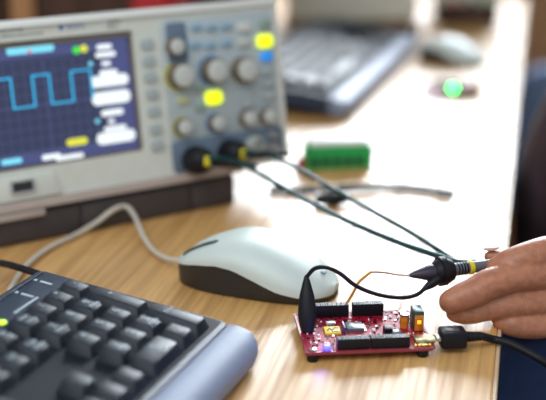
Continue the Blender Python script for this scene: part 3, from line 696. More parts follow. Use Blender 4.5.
# usb socket
bm = new(); ringprism(bm, rrect(0.0045, Z + .0002, 0.0125, Z + 0.0025, 0.0008), rrect(0.0051, Z + .0007, 0.0119, Z + 0.0020, 0.0005), 0.0575, BW + 0.001, Matrix(((0, 0, 1, 0), (1, 0, 0, 0), (0, 1, 0, 0), (0, 0, 0, 1)))); obj('usb_socket', bm, mat('socket_gold_metal', (0.42, 0.38, 0.22), 0.4, 0.8, noise=250, amt=0.5), board)
for k in range(5):
    bm = new(); box(bm, (0.0560 + k * 0.0019, 0.0012, Z), (0.0572 + k * 0.0019, 0.0034, Z + 0.0012), 0.0002); obj('gold_pad', bm, GOLD, board)
for x, y in ((0.0560, 0.0150), (0.0640, 0.0140)):
    bm = new(); box(bm, (x - .0012, y - .0012, Z), (x + .0012, y + .0012, Z + 0.0016), 0.0002); obj('gold_pad', bm, GOLD, board)
# status light
bm = new(); ball(bm, (0.0112, 0.0030, Z + 0.0010), (0.0024, 0.0019, 0.0016)); obj('status_led', bm, mat('blue_led', (0.2, 0.2, 1), 0.3, emit=(0.03, 0.03, 1.0), strength=5, noise=100, amt=0.02), board, label='glowing blue violet light')
_pl = bpy.data.lights.new('status_led_glow', 'POINT'); _pl.energy = 0.006; _pl.color = (0.20, 0.12, 1.0); _pl.shadow_soft_size = 0.001
_po = bpy.data.objects.new('status_led_glow', _pl); COL.objects.link(_po); _po.parent = board; _po.location = (0.0112, 0.0045, Z + 0.0040)
# scattered small parts, 0.6 to 2 mm, joined by kind
used = [(0.0070, BD - 0.0075, 0.0475, BD), (0.0165, 0.0, 0.0535, 0.0068), (0.022, 0.019, 0.0355, 0.0345), (0.0425, 0.015, 0.0540, 0.0235), (0.0120, 0.0200, 0.0222, 0.0310), (0.0530, 0.0205, 0.0665, 0.0325), (0.0550, 0, BW, 0.0165), (0.0, 0.0, 0.0135, 0.006), (0.014, 0.0315, 0.021, 0.0375)]
for nm, m, cnt in (('tiny_white_component', WHITEPL, 28), ('tiny_dark_component', BLACK, 90), ('tiny_metal_component', METAL, 35)):
    bm = new(); c = 0; tries = 0
    while c < cnt and tries < 4000:
        tries += 1
        x = rnd.uniform(.0025, BW - .005); y = rnd.uniform(.002, BD - .003); a_, b_ = rnd.choice(((.0012, .0006), (.0006, .0012), (.0010, .0010), (.0016, .0008)))
        if any(q[0] - a_ < x < q[2] + a_ and q[1] - b_ < y < q[3] + b_ for q in used): continue
        used.append((x - a_, y - b_, x + a_, y + b_)); c += 1
        box(bm, (x - a_ / 2, y - b_ / 2, Z), (x + a_ / 2, y + b_ / 2, Z + rnd.uniform(.0004, .0009)))
    o = obj(nm, bm, m, board, smooth=False); o['kind'] = 'stuff'

# usb cable in the board
bw_ = Matrix.Translation((BO.x, BO.y, 0)) @ Matrix.Rotation(BR, 4, 'Z')
ucab = thing('usb_cable', 'black micro USB cable plugged into the right end of the red board', 'cable', tuple(bw_ @ Vector((BW + 0.0095, 0.0085, 0))), BR)
Mi = (Matrix.Translation(ucab.location) @ Matrix.Rotation(BR, 4, 'Z')).inverted()
bm = new(); box(bm, (-0.0080, -0.0034, Z + .0008), (-0.003, 0.0034, Z + .0026), 0.0004); obj('plug_tip', bm, METAL, ucab)
bm = new(); box(bm, (-0.0058, -0.0056, Z - 0.0030), (0.0078, 0.0056, Z + 0.0062), 0.0014); pg = obj('plug_body', bm, BLACK, ucab)
bm = new(); prism(bm, rrect(-0.003, -0.003, 0.004, 0.003, 0.001), Z + 0.0061, Z + 0.0066, None, 0.0002); obj('plug_grip', bm, mat('plug_grip_grey', (0.07, 0.075, 0.085), 0.35, noise=100, amt=0.05), pg)
bm = new()
for k in range(5): lathe(bm, [(0.0028 - k * .0001, 0), (0.0028 - k * .0001, 0.0012)], Matrix.Translation((0.0076 + k * 0.0018, 0, Z + 0.0016)) @ Matrix.Rotation(R(90), 4, 'Y'), 14)
lathe(bm, [(0.0021, 0), (0.0019, 0.0105)], Matrix.Translation((0.0070, 0, Z + 0.0016)) @ Matrix.Rotation(R(90), 4, 'Y'), 12)
obj('strain_relief', bm, RUBBER, ucab)
e0 = Matrix.Translation(ucab.location) @ Matrix.Rotation(BR, 4, 'Z') @ Vector((0.0165, 0, Z + 0.0016))
pts = [tuple(e0), tuple(PY(492, 339, 0.578)), tuple(PY(508, 343, 0.575)), tuple(PY(527, 352, 0.570)), tuple(PY(550, 366, 0.565)), tuple(PY(590, 400, 0.57)), tuple(PY(620, 470, 0.60)), tuple(PY(640, 620, 0.62))]
bm = new(); tube(bm, pts, 0.0021, M=Mi); obj('cable', bm, RUBBER, ucab)

# ------------------------------------------------------------------ probes
def plug(parent, x, y, W2L):
    """BNC plug pushed on a socket; returns the world point where the cable leaves"""
    u, v = uv(x, y); base = Vector((u, v, 0.0085))
    sc2w = Matrix.Translation(scope.location) @ Matrix.Rotation(OTH, 4, 'Z') @ F
    M = W2L @ sc2w @ Matrix.Translation(base)
    bm = new(); lathe(bm, [(0.0064, -0.0015), (0.0090, -0.0005), (0.0094, 0.004), (0.0092, 0.012), (0.0080, 0.0150), (0.0060, 0.0175), (0.0045, 0.0190)], M, 26); p_ = obj('bnc_plug', bm, RUBBER, parent)
    bm = new()
    for k in range(12): box(bm, (0.0088, -0.0008, 0.001), (0.0099, 0.0008, 0.009), 0.0002, M @ Matrix.Rotation(k * math.pi / 6, 4, 'Z'))
    obj('plug_ribs', bm, RUBBER, p_)
    return sc2w @ Vector((u, v, 0.027))
def probe_thing(label): return thing('oscilloscope_probe', label, 'probe', (0, 0, 0), 0, 'probes plugged into the front oscilloscope')
# held probe
A = PY(409, 275.5, 0.612); Bp = PY(500, 263.5, 0.630)
ax = (Bp - A).normalized()
pr = probe_thing('black oscilloscope probe held in the fingers with a ground lead to the red board')
pr.location = (A.x, A.y, 0); I = Matrix.Translation((-A.x, -A.y, 0))
s0 = plug(pr, 190, 160, I)
PXM = 1 / 1880.0
Mp = I @ axisM(A, Bp)
bm = new(); lathe(bm, [(0.0005, 0), (0.0012, 0.001), (0.0018, 0.003), (0.0042, 0.0105), (0.0047, 0.015), (0.0047, 0.020)], Mp, 22); obj('tip_cone', bm, PROBEG, pr)
bm = new(); lathe(bm, [(0.0048, 0.0145), (0.0066, 0.0165), (0.0072, 0.0200), (0.0070, 0.0230), (0.0058, 0.0258), (0.0045, 0.0262)], Mp, 26); obj('finger_guard', bm, RUBBER, pr)
bm = new(); ringprism(bm, [(0.0078 * math.cos(i * .2618), 0.0082 * math.sin(i * .2618)) for i in range(24)], [(0.0060 * math.cos(i * .2618), 0.0060 * math.sin(i * .2618)) for i in range(24)], 0.0180, 0.0215, Mp); obj('ground_collar', bm, RUBBER, pr)
bm = new(); lathe(bm, [(0.0040, 0.026), (0.0036, 0.028), (0.0033, 0.0345), (0.0033, 0.068), (0.0026, 0.072)], Mp, 22); obj('handle', bm, mat('handle_grey', (0.12, 0.13, 0.15), 0.3, noise=200, amt=0.1), pr, label='dark grey shiny handle')
bm = new()
for k in range(4): lathe(bm, [(0.0036, 0.0285 + k * .0018), (0.0037, 0.0290 + k * .0018), (0.0036, 0.0295 + k * .0018)], Mp, 20)
obj('handle_ribs', bm, RUBBER, pr)
bm = new(); lathe(bm, [(0.0034, 0.0360), (0.0039, 0.0364), (0.0039, 0.0384), (0.0034, 0.0388)], Mp, 22); obj('color_ring', bm, YRING, pr, label='yellow marker ring')
# orange hook wire from the tip to the rear header
hd = bw_ @ Vector((0.0275, BD - 0.0040, Z + 0.0052))
bm = new(); tube(bm, [tuple(A), tuple(PY(396, 274.5, 0.612)), tuple(PY(384, 272.5, 0.610)), tuple(PY(371, 272, 0.6075))], 0.0006, n=8, M=I); obj('wire_end', bm, mat('bare_copper', (0.60, 0.33, 0.25), 0.4, 0.6, noise=200, amt=0.1), pr, label='bare copper wire end')
bm = new(); tube(bm, [tuple(PY(371, 272, 0.6075)), tuple(PY(359, 282, 0.603)), tuple(PY(353, 293, hd.y)), (hd.x, hd.y, hd.z)], 0.00075, n=8, M=I)
hookw = obj('hook_wire', bm, WIREORG, pr, label='thin orange wire')
# ground lead
cl_top = PY(306.5, 279, 0.590)
gl = [tuple(PY(426, 287, 0.610)), tuple(PY(418, 294, 0.606)), tuple(PY(405, 297.5, 0.60)), tuple(PY(388, 296.5, 0.595)), tuple(PY(370, 292, 0.592)), tuple(PY(354, 284.5, 0.590)), tuple(PY(340, 273.5, 0.589)), tuple(PY(327, 267.5, 0.588)), tuple(PY(315, 268.5, 0.589)), tuple(PY(307.5, 276, 0.590))]
bm = new(); tube(bm, gl, 0.00115, n=10, M=I); gw = obj('ground_wire', bm, WIREDARK, pr, label='thin black wire')
bm = new(); g0 = PY(438, 279, 0.612); g1 = PY(424, 289, 0.609)
tube(bm, [(*g0, 0.0024), (*(g0 * .6 + g1 * .4), 0.0026), (*g1, 0.0013)], M=I); obj('wire_boot', bm, RUBBER, gw)
cb = bw_ @ Vector((0.0042, 0.026, Z + 0.001))
bm = new(); c0 = cl_top; c1 = Vector((cb.x, cb.y, cb.z)) + Vector((0, 0, 0.0005))
tube(bm, [(*(c0 + Vector((0, 0, 0.001))), 0.0013), (*c0.lerp(c1, .15), 0.0027), (*c0.lerp(c1, .4), 0.0042), (*c0.lerp(c1, .75), 0.0048), (*c0.lerp(c1, 1.0), 0.0034)], n=16, M=I, squash=(0.8, 1.0)); clip = obj('clip_boot', bm, RUBBER, pr, label='black insulated clip')
bm = new()
for sx in (-1, 1): box(bm, (-0.0018, sx * 0.0007 - 0.0005, -0.004), (0.0018, sx * 0.0007 + 0.0005, 0.004), 0.0002, I @ Matrix.Translation(c1 + Vector((0, 0, 0.002))))
obj('clip_jaw', bm, METAL, clip)
# cable of the held probe
tail = A + ax * 0.071
cab = [tuple(s0), tuple(PY(217, 158, s0.y - 0.004)), tuple(PY(236, 162, 0.79)), tuple(PY(262, 175, 0.765)), tuple(PY(300, 197, 0.735)), tuple(PY(350, 222, 0.70)), tuple(PY(400, 243, 0.67)), tuple(PY(440, 256.5, 0.645)), tuple(PY(458, 262, 0.640)), tuple(PY(480, 262, 0.639)), tuple(PY(520, 262, 0.640)), tuple(PY(548, 262, 0.634)), tuple(PY(540, 262, 0.626)), tuple(tail)]
bm = new(); tube(bm, cab, 0.0017, n=10, M=I); obj('probe_cable', bm, CABLE, pr)
def cuffs(parent, p0, p1, I_):
    d = (Vector(p1) - Vector(p0)).normalized(); M = I_ @ axisM(Vector(p0) - d * 0.001, p1)
    bm = new(); lathe(bm, [(0.0030, -0.0005), (0.0036, 0.0), (0.0036, 0.0034), (0.0030, 0.0038)], M, 20); obj('color_ring', bm, YRING, parent, label='yellow marker ring')
    bm = new(); lathe(bm, [(0.0034, 0.004), (0.0031, 0.012), (0.0024, 0.030), (0.0014, 0.036)], M, 18); obj('cable_boot', bm, RUBBER, parent)
cuffs(pr, s0, PY(236, 164, 0.79), I)
p2 = probe_thing('second black oscilloscope probe whose cable runs above and behind the held one')
p2.location = (A.x + 0.03, A.y + 0.03, 0); I2 = Matrix.Translation((-p2.location.x, -p2.location.y, 0))
s1 = plug(p2, 225, 153, I2)
cab = [tuple(s1), tuple(PY(250, 153, s1.y - 0.006)), tuple(PY(266, 155, 0.81)), tuple(PY(292, 165, 0.785)), tuple(PY(330, 187, 0.75)), tuple(PY(370, 209.5, 0.72)), tuple(PY(410, 232, 0.69)), tuple(PY(440, 251, 0.668)), tuple(PY(459, 262.5, 0.655)), tuple(PY(478, 268, 0.650)), tuple(PY(505, 275, 0.646))]
bm = new(); tube(bm, cab, 0.0016, n=10, M=I2); obj('probe_cable', bm, CABLE, p2)
cuffs(p2, s1, PY(262, 154, 0.81), I2)
q0 = PY(505, 275, 0.646); q1 = PY(545, 285, 0.642)
bm = new(); lathe(bm, [(0.0022, -0.002), (0.0033, 0.001), (0.0033, 0.016), (0.0045, 0.018), (0.0045, 0.021), (0.0012, 0.034)], I2 @ axisM(q0, q1), 20); obj('handle', bm, PROBEG, p2)

# ------------------------------------------------------------------ the person (hand in frame, body seated beyond the desk edge)
person = thing('person', 'person in dark plum jumper and navy jeans, hand holding the probe over the board', 'person', (0.40, 0.86, FLOOR), 0)
IP = Matrix.Translation((-0.40, -0.86, -FLOOR))
def q4(x, y, Y, r): p = PY(x, y, Y); return (p.x, p.y, p.z, r)
hand = new()
fore = [q4(495, 266, .609, .0048), q4(503, 264, .609, .0066), q4(514, 261, .609, .0078), q4(530, 256.5, .611, .0085), q4(548, 252, .615, .0090), q4(580, 249, .624, .0108)]
mid = [q4(450.5, 301.5, .594, .0064), q4(461, 297, .595, .0073), q4(476, 291, .597, .0080), q4(490, 283.5, .600, .0084), q4(512, 277, .604, .0083), q4(535, 274, .609, .0088), q4(562, 272, .616, .0096), q4(598, 264, .628, .0112)]
rng = [q4(455, 313, .598, .0050), q4(468, 313, .600, .0064), q4(490, 307, .603, .0074), q4(512, 304, .605, .0080), q4(540, 301, .610, .0084), q4(570, 298, .617, .0092), q4(604, 283, .626, .0112)]
lit = [q4(501, 322, .603, .0048), q4(511, 324.5, .602, .0064), q4(526, 326, .604, .0072), q4(546, 324, .608, .0077), q4(575, 316, .616, .0084), q4(606, 299, .626, .0105)]
thb = [q4(489.5, 256.5, .640, .0034), q4(495, 257.5, .640, .0046), q4(508, 262, .640, .0062), q4(527, 263, .640, .0074), q4(548, 262, .641, .0086), q4(580, 260, .644, .0115), q4(625, 262, .648, .0150)]
for ch in (fore, mid, rng, lit, thb): tube(hand, ch, n=20, per=6)
wr = q4(672, 262, .650, .019); fa = (0.300, 0.665, 0.060, 0.027); el = (0.425, 0.705, 0.055, 0.036)
for ch, rr in ((fore, .0125), (mid, .0135), (rng, .0130), (lit, .0115)):
    a = ch[-1]; tube(hand, [(a[0], a[1], a[2], a[3] * 1.0), ((a[0] + wr[0]) / 2, (a[1] + wr[1]) / 2 + .003, (a[2] + wr[2]) / 2, rr), (wr[0], wr[1], wr[2], .0155)], n=18, per=5)
tube(hand, [thb[-1], (wr[0], wr[1], wr[2], .0165), (wr[0] + .02, wr[1] + .005, wr[2] + .001, .0185)], n=18, per=5)
tube(hand, [(wr[0], wr[1], wr[2], .0180), (wr[0] + 0.03, wr[1] + 0.008, wr[2] + 0.002, .0190), fa], n=22, per=6)
hand = voxel(hand, 0.0011, 4)
# limbs and trunk: (x, y, z, r) chains used for the body and, wider, for the clothes
SY = 0.93; DX = 0.0
trunk = [(0.345, SY, -0.235, .118), (0.324, SY, -0.13, .110), (0.315, SY, -0.02, .108), (0.346, SY, 0.05, .104), (0.376, SY, 0.12, .108), (0.384, SY, 0.19, .100), (0.386, SY, 0.225, .075)]
neck = [(0.384, SY, 0.22, .050), (0.370, SY, 0.29, .046), (0.357, SY - .005, 0.33, .048)]
sh_l, sh_r = (0.372, 0.775, 0.190, .052), (0.372, 1.085, 0.190, .052)
armL = [(0.372, 0.84, 0.200, .055), sh_l, (0.400, 0.735, 0.135, .045), (0.415, 0.705, 0.090, .040), el, fa]
armR = [(0.372, 1.02, 0.200, .055), sh_r, (0.400, 1.150, 0.08, .045), (0.420, 1.170, -0.02, .040), (0.400, 1.130, -0.090, .034), (0.330, 1.065, -0.115, .024)]
legL = [(0.420, 0.870, -0.240, .088), (0.330, 0.855, -0.205, .078), (0.170, 0.835, -0.195, .068), (0.060, 0.820, -0.205, .056), (0.040, 0.820, -0.27, .052), (0.045, 0.822, -0.40, .050), (0.055, 0.825, -0.590, .036)]
legR = [(0.420, 0.990, -0.240, .088), (0.330, 1.000, -0.205, .078), (0.170, 1.015, -0.195, .068), (0.060, 1.025, -0.205, .056), (0.040, 1.025, -0.27, .052), (0.045, 1.025, -0.40, .050), (0.055, 1.025, -0.590, .036)]
def mv(ch): return [(x + DX, y, z, r) for x, y, z, r in ch]
trunk, neck, armR, legL, legR = mv(trunk), mv(neck), mv(armR), mv(legL), mv(legR)
armL = [(x + (DX if i < 2 else 0), y, z, r) for i, (x, y, z, r) in enumerate(armL)]
def scl(ch, k): return [(x, y, z, r * k) for x, y, z, r in ch]
body = new()
for ch, k in ((trunk, .85), (neck, 1), (armL, .85), (armR, .85), (legL, .85), (legR, .85)): tube(body, scl(ch, k), n=18, per=5)
tube(body, [(0.372, 0.80, 0.195, .05), (0.378, 0.93, 0.205, .062), (0.372, 1.06, 0.195, .05)], n=16, per=5)
# the other hand resting on the thigh
hx, hy, hz = 0.330, 1.065, -0.115
tube(body, [(hx, hy, hz, .020), (hx - .035, hy - .02, hz - .002, .024), (hx - .06, hy - .03, hz - .006, .021)], n=16, per=5)
for k, (dy, L) in enumerate(((-.022, .058), (-.008, .066), (.007, .062), (.020, .050))):
    tube(body, [(hx - .055, hy - .028 + dy, hz - .006, .0088), (hx - .055 - L * .5, hy - .034 + dy * 1.15, hz - .012, .0080), (hx - .055 - L, hy - .040 + dy * 1.2, hz - .026, .0068)], n=12, per=4)
tube(body, [(hx - .02, hy - .035, hz, .011), (hx - .045, hy - .060, hz - .008, .0095), (hx - .068, hy - .070, hz - .016, .008)], n=12, per=4)
# head, looking down towards the board
HM = Matrix.Translation((0.335, SY - 0.01, 0.395)) @ Matrix.Rotation(R(-150), 4, 'Z') @ Matrix.Rotation(R(22), 4, 'Y')
hd_ = new()
ball(hd_, (0, 0, 0.012), (.083, .067, .088), HM); ball(hd_, (.020, 0, -.045), (.060, .052, .056), HM); ball(hd_, (.052, 0, -.082), (.026, .030, .020), HM)
ball(hd_, (.068, 0, .012), (.018, .050, .012), HM)
tube(hd_, [(.078, 0, .000, .006), (.090, 0, -.020, .0085), (.094, 0, -.033, .011), (.080, 0, -.040, .008)], n=12, per=4, M=HM)
for s in (-1, 1):
    ball(hd_, (.050, s * .034, -.030), (.026, .022, .022), HM); ball(hd_, (-.004, s * .069, -.018), (.015, .007, .028), HM); ball(hd_, (.088, s * .010, -.037), (.008, .006, .006), HM)
ball(hd_, (.078, 0, -.058), (.012, .024, .009), HM)
hd2 = voxel(hd_, 0.003, 5); merge(body, hd2)
bodyv = voxel(body, 0.0042, 4)
merge(bodyv, hand); bodyv.transform(IP)
bo = obj('body', bodyv, SKIN, person)
for s in (-1, 1):
    bm = new(); ball(bm, (.0655, s * .029, -.006), (.012, .013, .0085), HM); bm.transform(IP); e = obj('eye', bm, EYEW, bo)
    bm = new(); ball(bm, (.0755, s * .029, -.008), (.0030, .0055, .0055), HM); bm.transform(IP); obj('iris', bm, EYED, bo)
    bm = new(); tube(bm, [(.078, s * .014, .013, .002), (.082, s * .028, .017, .0032), (.073, s * .046, .012, .0018)], n=8, per=4, M=HM); bm.transform(IP); obj('eyebrow', bm, HAIR, bo)
bm = new(); tube(bm, [(.078, -.020, -.059, .0020), (.088, -.008, -.056, .0040), (.088, .008, -.056, .0040), (.078, .020, -.059, .0020)], n=10, per=4, M=HM); bm.transform(IP); obj('lips', bm, LIP, bo)
bm = new(); ball(bm, (-.014, 0, .030), (.088, .074, .086), HM); ball(bm, (-.040, 0, -.010), (.060, .070, .070), HM); ball(bm, (.036, .01, .075), (.046, .052, .026), HM)
for s in (-1, 1): ball(bm, (.010, s * .066, .020), (.022, .010, .036), HM)
hv = voxel(bm, 0.004, 3); hv.transform(IP); obj('hair', hv, HAIR, person, label='short brown hair')
# nails on the digits in view
def nail(p, nrm, along, w_, l_):
    p = Vector(p); n_ = Vector(nrm).normalized(); a = Vector(along); a = (a - n_ * a.dot(n_)).normalized(); b_ = n_.cross(a)
    M = Matrix(((a.x, b_.x, n_.x, p.x), (a.y, b_.y, n_.y, p.y), (a.z, b_.z, n_.z, p.z), (0, 0, 0, 1)))
    bm = new(); ball(bm, (0, 0, 0), (l_, w_, 0.0012), M); bm.transform(IP); return obj('fingernail', bm, NAIL, bo)
t0 = Vector(thb[0][:3]); nail(t0 + Vector((0.001, 0.0, 0.0050)), (-.15, 0.1, 1), (-1, 0, 0), .0036, .0048)
# clothes
sw = new()
tube(sw, scl(trunk, 1.06), n=24, per=6, squash=(1.25, 1.0))
tube(sw, [(0.372, 0.79, 0.190, .056), (0.378, 0.93, 0.200, .072), (0.372, 1.07, 0.190, .056)], n=18, per=5)
tube(sw, scl(armL[:-1], 1.12) + [(fa[0] - .03, fa[1] - .008, fa[2], .031)], n=20, per=6); tube(sw, scl(armR[:-1], 1.12) + [(0.350, 1.085, -0.108, .030)], n=20, per=6)
sv = voxel(sw, 0.005, 4); sv.transform(IP); swo = obj('jumper', sv, KNIT, person, label='dark plum knitted jumper')
bm = new(); Mn = Matrix.Translation((0.380, SY, 0.252)) @ Matrix.Rotation(R(-12), 4, 'Y')
ringprism(bm, [(.062 * math.cos(i * .2618), .062 * math.sin(i * .2618)) for i in range(24)], [(.050 * math.cos(i * .2618), .050 * math.sin(i * .2618)) for i in range(24)], -.012, .014, Mn); bm.transform(IP); obj('neckband', bm, KNIT, swo)
tr = new()
for ch in (legL, legR): tube(tr, scl(ch, 1.08), n=22, per=6)
tube(tr, [(0.380, 0.86, -0.235, .098), (0.380, 1.00, -0.235, .098)], n=18, per=3); tube(tr, [(0.360, SY, -0.22, .125), (0.357, SY, -0.15, .112)], n=18, per=3)
tv = voxel(tr, 0.005, 3); tv.transform(IP); obj('jeans', tv, DENIM, person, label='navy blue denim jeans')
for y in (0.825, 1.025):
    bm = new(); tube(bm, [(0.080, y, FLOOR + .042, .036), (0.050, y, FLOOR + .052, .040), (0.0, y, FLOOR + .038, .036), (-.085, y, FLOOR + .031, .031), (-.120, y, FLOOR + .026, .024)], n=18, per=5)
    box(bm, (-0.135, y - .034, FLOOR), (0.110, y + .034, FLOOR + .016), .012); bm.transform(Matrix.Translation((DX, 0, 0)))
    v_ = voxel(bm, 0.004, 2); v_.transform(IP); obj('shoe', v_, SHOE, person)

# chairs along the desk
def make_chair(loc, rz, label, fabric, bz0=0.52, bz1=0.80):
    c = thing('office_chair', label, 'chair', loc, rz)
    bm = new(); prism(bm, rrect(-.20, -.20, .20, .20, .06), 0.315, 0.375, None, .02, 3); obj('seat', bm, fabric, c)
    bm = new(); prism(bm, rrect(-.18, bz0, .18, bz1, .05), -0.02, 0.02, Matrix(((0, 0, 1, 0.23), (1, 0, 0, 0), (0, 1, 0, 0), (0, 0, 0, 1))), .012, 3); obj('backrest', bm, fabric, c)
    bm = new(); tube(bm, [(0.05, 0, .31), (.20, 0, .31), (.255, 0, .36), (.262, 0, bz0 + .08)], .014); obj('back_support', bm, BLACK, c)
    bm = new(); lathe(bm, [(.030, .07), (.030, .20), (.018, .20), (.018, .315)], None, 18); obj('column', bm, METAL, c)
    for k in range(5):
        a = k * R(72); d = Vector((math.cos(a), math.sin(a), 0))
        bm = new(); tube(bm, [(*(d * .02 + Vector((0, 0, .085))), .020), (*(d * .25 + Vector((0, 0, .060))), .013)], per=1); leg = obj('leg', bm, BLACK, c)
        bm = new(); lathe(bm, [(.012, -.012), (.025, -.010), (.025, .010), (.012, .012)], Matrix.Translation(d * .25 + Vector((0, 0, .025))) @ Matrix.Rotation(a, 4, 'Z') @ Matrix.Rotation(R(90), 4, 'Y'), 16); obj('caster', bm, RUBBER, leg)
    return c
make_chair((0.39, 0.93, FLOOR), R(0), 'black office chair the person sits on beyond the desk edge', mat('chair_fabric_black', (0.02, 0.02, 0.022), 0.9, noise=200, amt=0.2))
make_chair((0.60, 2.12, FLOOR), R(-97), 'blue grey office chair drawn up at the far end of the desk', CHAIRBLUE, 0.34, 0.575)

# ------------------------------------------------------------------ things further back on the desk
# second keyboard and mouse
k2 = copy_tree(kb, skip=('legend', 'keyboard_cable', 'indicator_led', 'printed_line', 'lock_mark'))
K2A = R(16); Lk_ = Vector((-math.sin(K2A), -math.cos(K2A), 0)); Dk = Vector((math.cos(K2A), -math.sin(K2A), 0))
k2o = P(352, 116, 0.004) - Dk * 0.1285 - Lk_ * KL; k2.rotation_euler.z = -K2A
k2.location = (k2o.x, k2o.y, 0); k2['label'] = 'blurred slate keyboard with white front strip further back on the desk'
for o in (kb, k2): o['group'] = 'keyboards on the desk'
m2 = copy_tree(mouse, skip=('mouse_cable',)); q = P(453, 65); m2.scale = (0.88, 0.88, 0.88); m2.location = (q.x, q.y + 0.02, 0); m2.rotation_euler.z = R(135)
m2['label'] = 'blurred pale mouse at the far end of the desk near the front edge'
for o in (mouse, m2): o['group'] = 'computer mice on the desk'
# plain beige instrument on a brown stand, only its foot in view
q = P(290, 42); ic = thing('instrument_case', 'plain pale beige instrument case behind the far keyboard, at the top edge', 'instrument', (q.x, q.y + 0.02, 0.018), R(2))
BEIGE = mat('case_beige', (0.62, 0.62, 0.53), 0.5, noise=100, amt=0.03)
bm = new(); box(bm, (0, 0, 0.005), (0.165, 0.13, 0.125), .006); obj('housing', bm, BEIGE, ic)
bm = new(); prism(bm, rrect(0.008, 0.055, 0.157, 0.117, .004), 0, 0.003, Matrix(((1, 0, 0, 0), (0, 0, -1, 0), (0, 1, 0, 0), (0, 0, 0, 1))), .0008); obj('front_panel', bm, PANEL, ic)
bm = new(); box(bm, (0.015, -0.004, 0.080), (0.075, 0.0, 0.108), .001); obj('display', bm, DARK, ic)
for x in (0.095, 0.118, 0.141):
    bm = new(); lathe(bm, [(.008, 0), (.007, .011), (.004, .012)], Matrix.Translation((x, -.002, .095)) @ Matrix.Rotation(R(90), 4, 'X'), 18); obj('knob', bm, BLACK, ic)
for x in (0.015, 0.150):
    for y in (0.015, 0.115):
        bm = new(); lathe(bm, [(.006, 0), (.007, .002), (.007, .006)], Matrix.Translation((x, y, 0)), 14); obj('foot', bm, RUBBER, ic)
st2 = thing('instrument_stand', 'brown wooden stand under the beige instrument case behind the far keyboard', 'stand', (q.x, q.y + 0.02, 0), R(2))
bm = new(); box(bm, (0.0, 0.002, 0.0), (0.168, 0.135, 0.015), .001); obj('plinth', bm, CABWOOD, st2)
bm = new(); box(bm, (-0.002, 0.0, 0.015), (0.170, 0.137, 0.018), .001); obj('shelf', bm, BRNWOOD, st2)
for o in (stand, st2): o['group'] = 'stands under the instruments'
# power supply, far right end
q = P(437, 26); ps = thing('power_supply', 'pale bench power supply on a brown base at the far right of the desk', 'power supply', (q.x, q.y, 0), R(-2))
bm = new(); box(bm, (0.004, 0.005, 0.0), (0.084, 0.12, 0.030), .002); obj('base', bm, CABWOOD, ps)
bm = new(); box(bm, (0, 0, 0.030), (0.088, 0.13, 0.13), .004); b1 = obj('housing', bm, CASE, ps)
bm = new(); box(bm, (0.008, -0.002, 0.075), (0.08, 0.002, 0.110), .001); obj('display', bm, DARK, ps)
for x in (0.022, 0.066):
    bm = new(); lathe(bm, [(.008, 0), (.007, .010), (.004, .011)], Matrix.Translation((x, 0, .055)) @ Matrix.Rotation(R(90), 4, 'X'), 18); obj('knob', bm, BLACK, ps)
for x, m in ((0.022, REDPLASTIC), (0.044, BLACK), (0.066, GREENPL)):
    bm = new(); lathe(bm, [(.004, 0), (.004, .008), (.002, .009)], Matrix.Translation((x, 0, .034)) @ Matrix.Rotation(R(90), 4, 'X'), 14); obj('terminal', bm, m, ps)
# second board with a green light
b2 = copy_tree(board, skip=('status_led', 'amber_light')); q = P(430, 97); b2.location = (q.x, q.y, 0); b2.rotation_euler.z = R(2)
b2.scale = (0.82, 0.82, 0.82)
b2['label'] = 'blurred red development board with a bright green light, middle distance on the desk'
for o in (board, b2): o['group'] = 'development boards on the desk'
gq = P(453, 88, 0.014); li = Matrix.Translation(-b2.location)
bm = new(); ball(bm, (0, 0, 0), (.0038, .0038, .0030)); g = obj('status_led', bm, mat('green_led', (0.1, 0.9, 0.3), 0.3, emit=(0.06, 1.0, 0.16), strength=14, noise=100, amt=0.02), b2, label='glowing green light')
g.matrix_local = Matrix.Scale(1 / .82, 4) @ Matrix.Rotation(-R(2), 4, 'Z') @ Matrix.Translation(gq - b2.location)
# green terminal block with white cover and red lead
q = P(306, 171); tb = thing('terminal_block', 'green plastic terminal block with a white top behind the probe cables', 'connector', (q.x, q.y, 0), R(8))
bm = new(); box(bm, (0, 0, 0), (0.054, 0.018, 0.019), .0015); obj('block', bm, GREENPL, tb)
bm = new(); box(bm, (0.003, 0.001, 0.019), (0.050, 0.017, 0.0235), .001); obj('cover', bm, WHITEPL, tb, label='white top')
for k in range(5):
    bm = new(); prism(bm, rrect(0.004 + k * .009, -.0005, 0.010 + k * .009, .0008, .0002), 0, 0.006, Matrix.Translation((0, 0, .004))); obj('wire_entry', bm, DARK, tb, smooth=False)
bm = new(); box(bm, (-0.006, 0.002, 0), (0.0, 0.014, 0.009), .001); obj('end_clip', bm, REDPLASTIC, tb, label='red end clip')
# black lead lying behind the cables
ld = thing('test_lead', 'black test lead lying across the desk behind the probe cables', 'cable', tuple(P(335, 196)))
Mi = Matrix.Translation(-ld.location)
bm = new(); tube(bm, [tuple(P(*q)) for q in ((272, 190, .003), (300, 190, .003), (330, 189, .004), (360, 187, .004), (400, 187, .003), (430, 190, .003), (452, 194, .003))], 0.0026, M=Mi); obj('wire', bm, RUBBER, ld)
bm = new(); c = P(334, 199, .005); tube(bm, [(*(c - Vector((.011, 0, 0))), .0035), (*c, .005), (*(c + Vector((.010, .004, 0))), .003)], M=Mi); obj('lead_clip', bm, RUBBER, ld)
# loose white button cap
q = P(393, 175); bm = new(); lathe(bm, [(.0050, 0), (.0054, .001), (.0048, .0026), (.002, .0030)], None, 20); o = obj('plastic_cap', bm, WHITEPL); o.location = q; tag(o, 'small white plastic cap on the desk right of the green terminal block', 'cap')
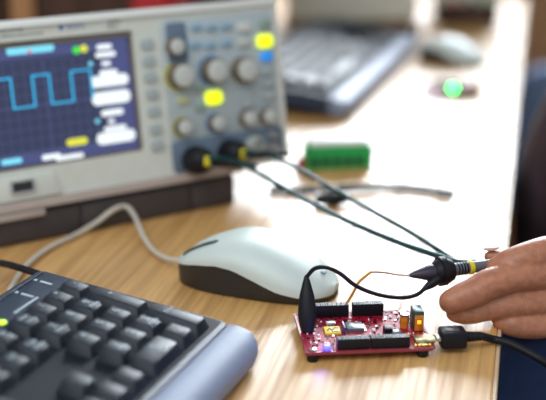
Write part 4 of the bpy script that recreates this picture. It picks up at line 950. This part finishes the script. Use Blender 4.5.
# red mug behind the oscilloscope
mg = thing('mug', 'red mug standing behind the top edge of the front oscilloscope', 'mug', tuple(PY(156, 5, 1.15).xy) + (0,), R(20)); mg.scale = (0.75, 0.75, 1.35)
bm = new(); lathe(bm, [(.022, 0), (.028, .002), (.031, .03), (.032, .085), (.0295, .086), (.028, .03), (.020, .006), (.001, .005)], None, 30); obj('mug_body', bm, REDPLASTIC, mg)
bm = new(); tube(bm, [(.030, 0, .070), (.048, 0, .068), (.052, 0, .045), (.045, 0, .022), (.030, 0, .020)], .0042); obj('handle', bm, REDPLASTIC, mg)

# cabinets beyond the desk
def cabinet(loc, rz, W_, D_, H_, m, mf_, label, doors=2, st=0.07, k=1.0):
    c = thing('wooden_cabinet', label, 'cabinet', loc, rz)
    bm = new(); box(bm, (0, 0.018, 0), (W_, D_, H_), .002); obj('carcass', bm, m, c)
    for x in (0, W_ - st):
        bm = new(); box(bm, (x, -0.004, 0), (x + st, 0.018, H_), .002); obj('stile', bm, mf_, c)
    wd = (W_ - 2 * st) / doors
    for n_ in range(doors):
        bm = new(); box(bm, (st + n_ * wd + .002, 0, .05 * k), (st + (n_ + 1) * wd - .002, .018, H_ - .03 * k), .002); d = obj('door', bm, m, c)
        hx_ = st + (n_ + .88) * wd
        bm = new(); tube(bm, [(hx_, 0, H_ * .60), (hx_, -.02 * k, H_ * .61), (hx_, -.02 * k, H_ * .71), (hx_, 0, H_ * .72)], .004 * k, per=3); obj('handle', bm, METAL, d)
    bm = new(); box(bm, (-.001, -.008, H_), (W_ + .001, D_, H_ + .02 * k), .002); obj('top_board', bm, mf_, c); return c
cabinet((-0.288, 1.32, 0), R(2), 0.275, 0.16, 0.36, CABWOOD, TANWOOD, 'dark red brown cabinet with a pale tan corner post, standing behind the front oscilloscope', 2, 0.026, 0.6)
cabinet((-0.505, 1.312, 0), R(2), 0.21, 0.16, 0.36, CABWOOD, CABWOOD, 'dark brown cabinet without pale posts at the far left behind the front oscilloscope', 1, 0.026, 0.6)
cabinet((0.50, 2.62, FLOOR), R(-12), 0.9, 0.4, 0.95, BRNWOOD, BRNWOOD, 'mid brown wooden cabinet by the far wall right of the desk')
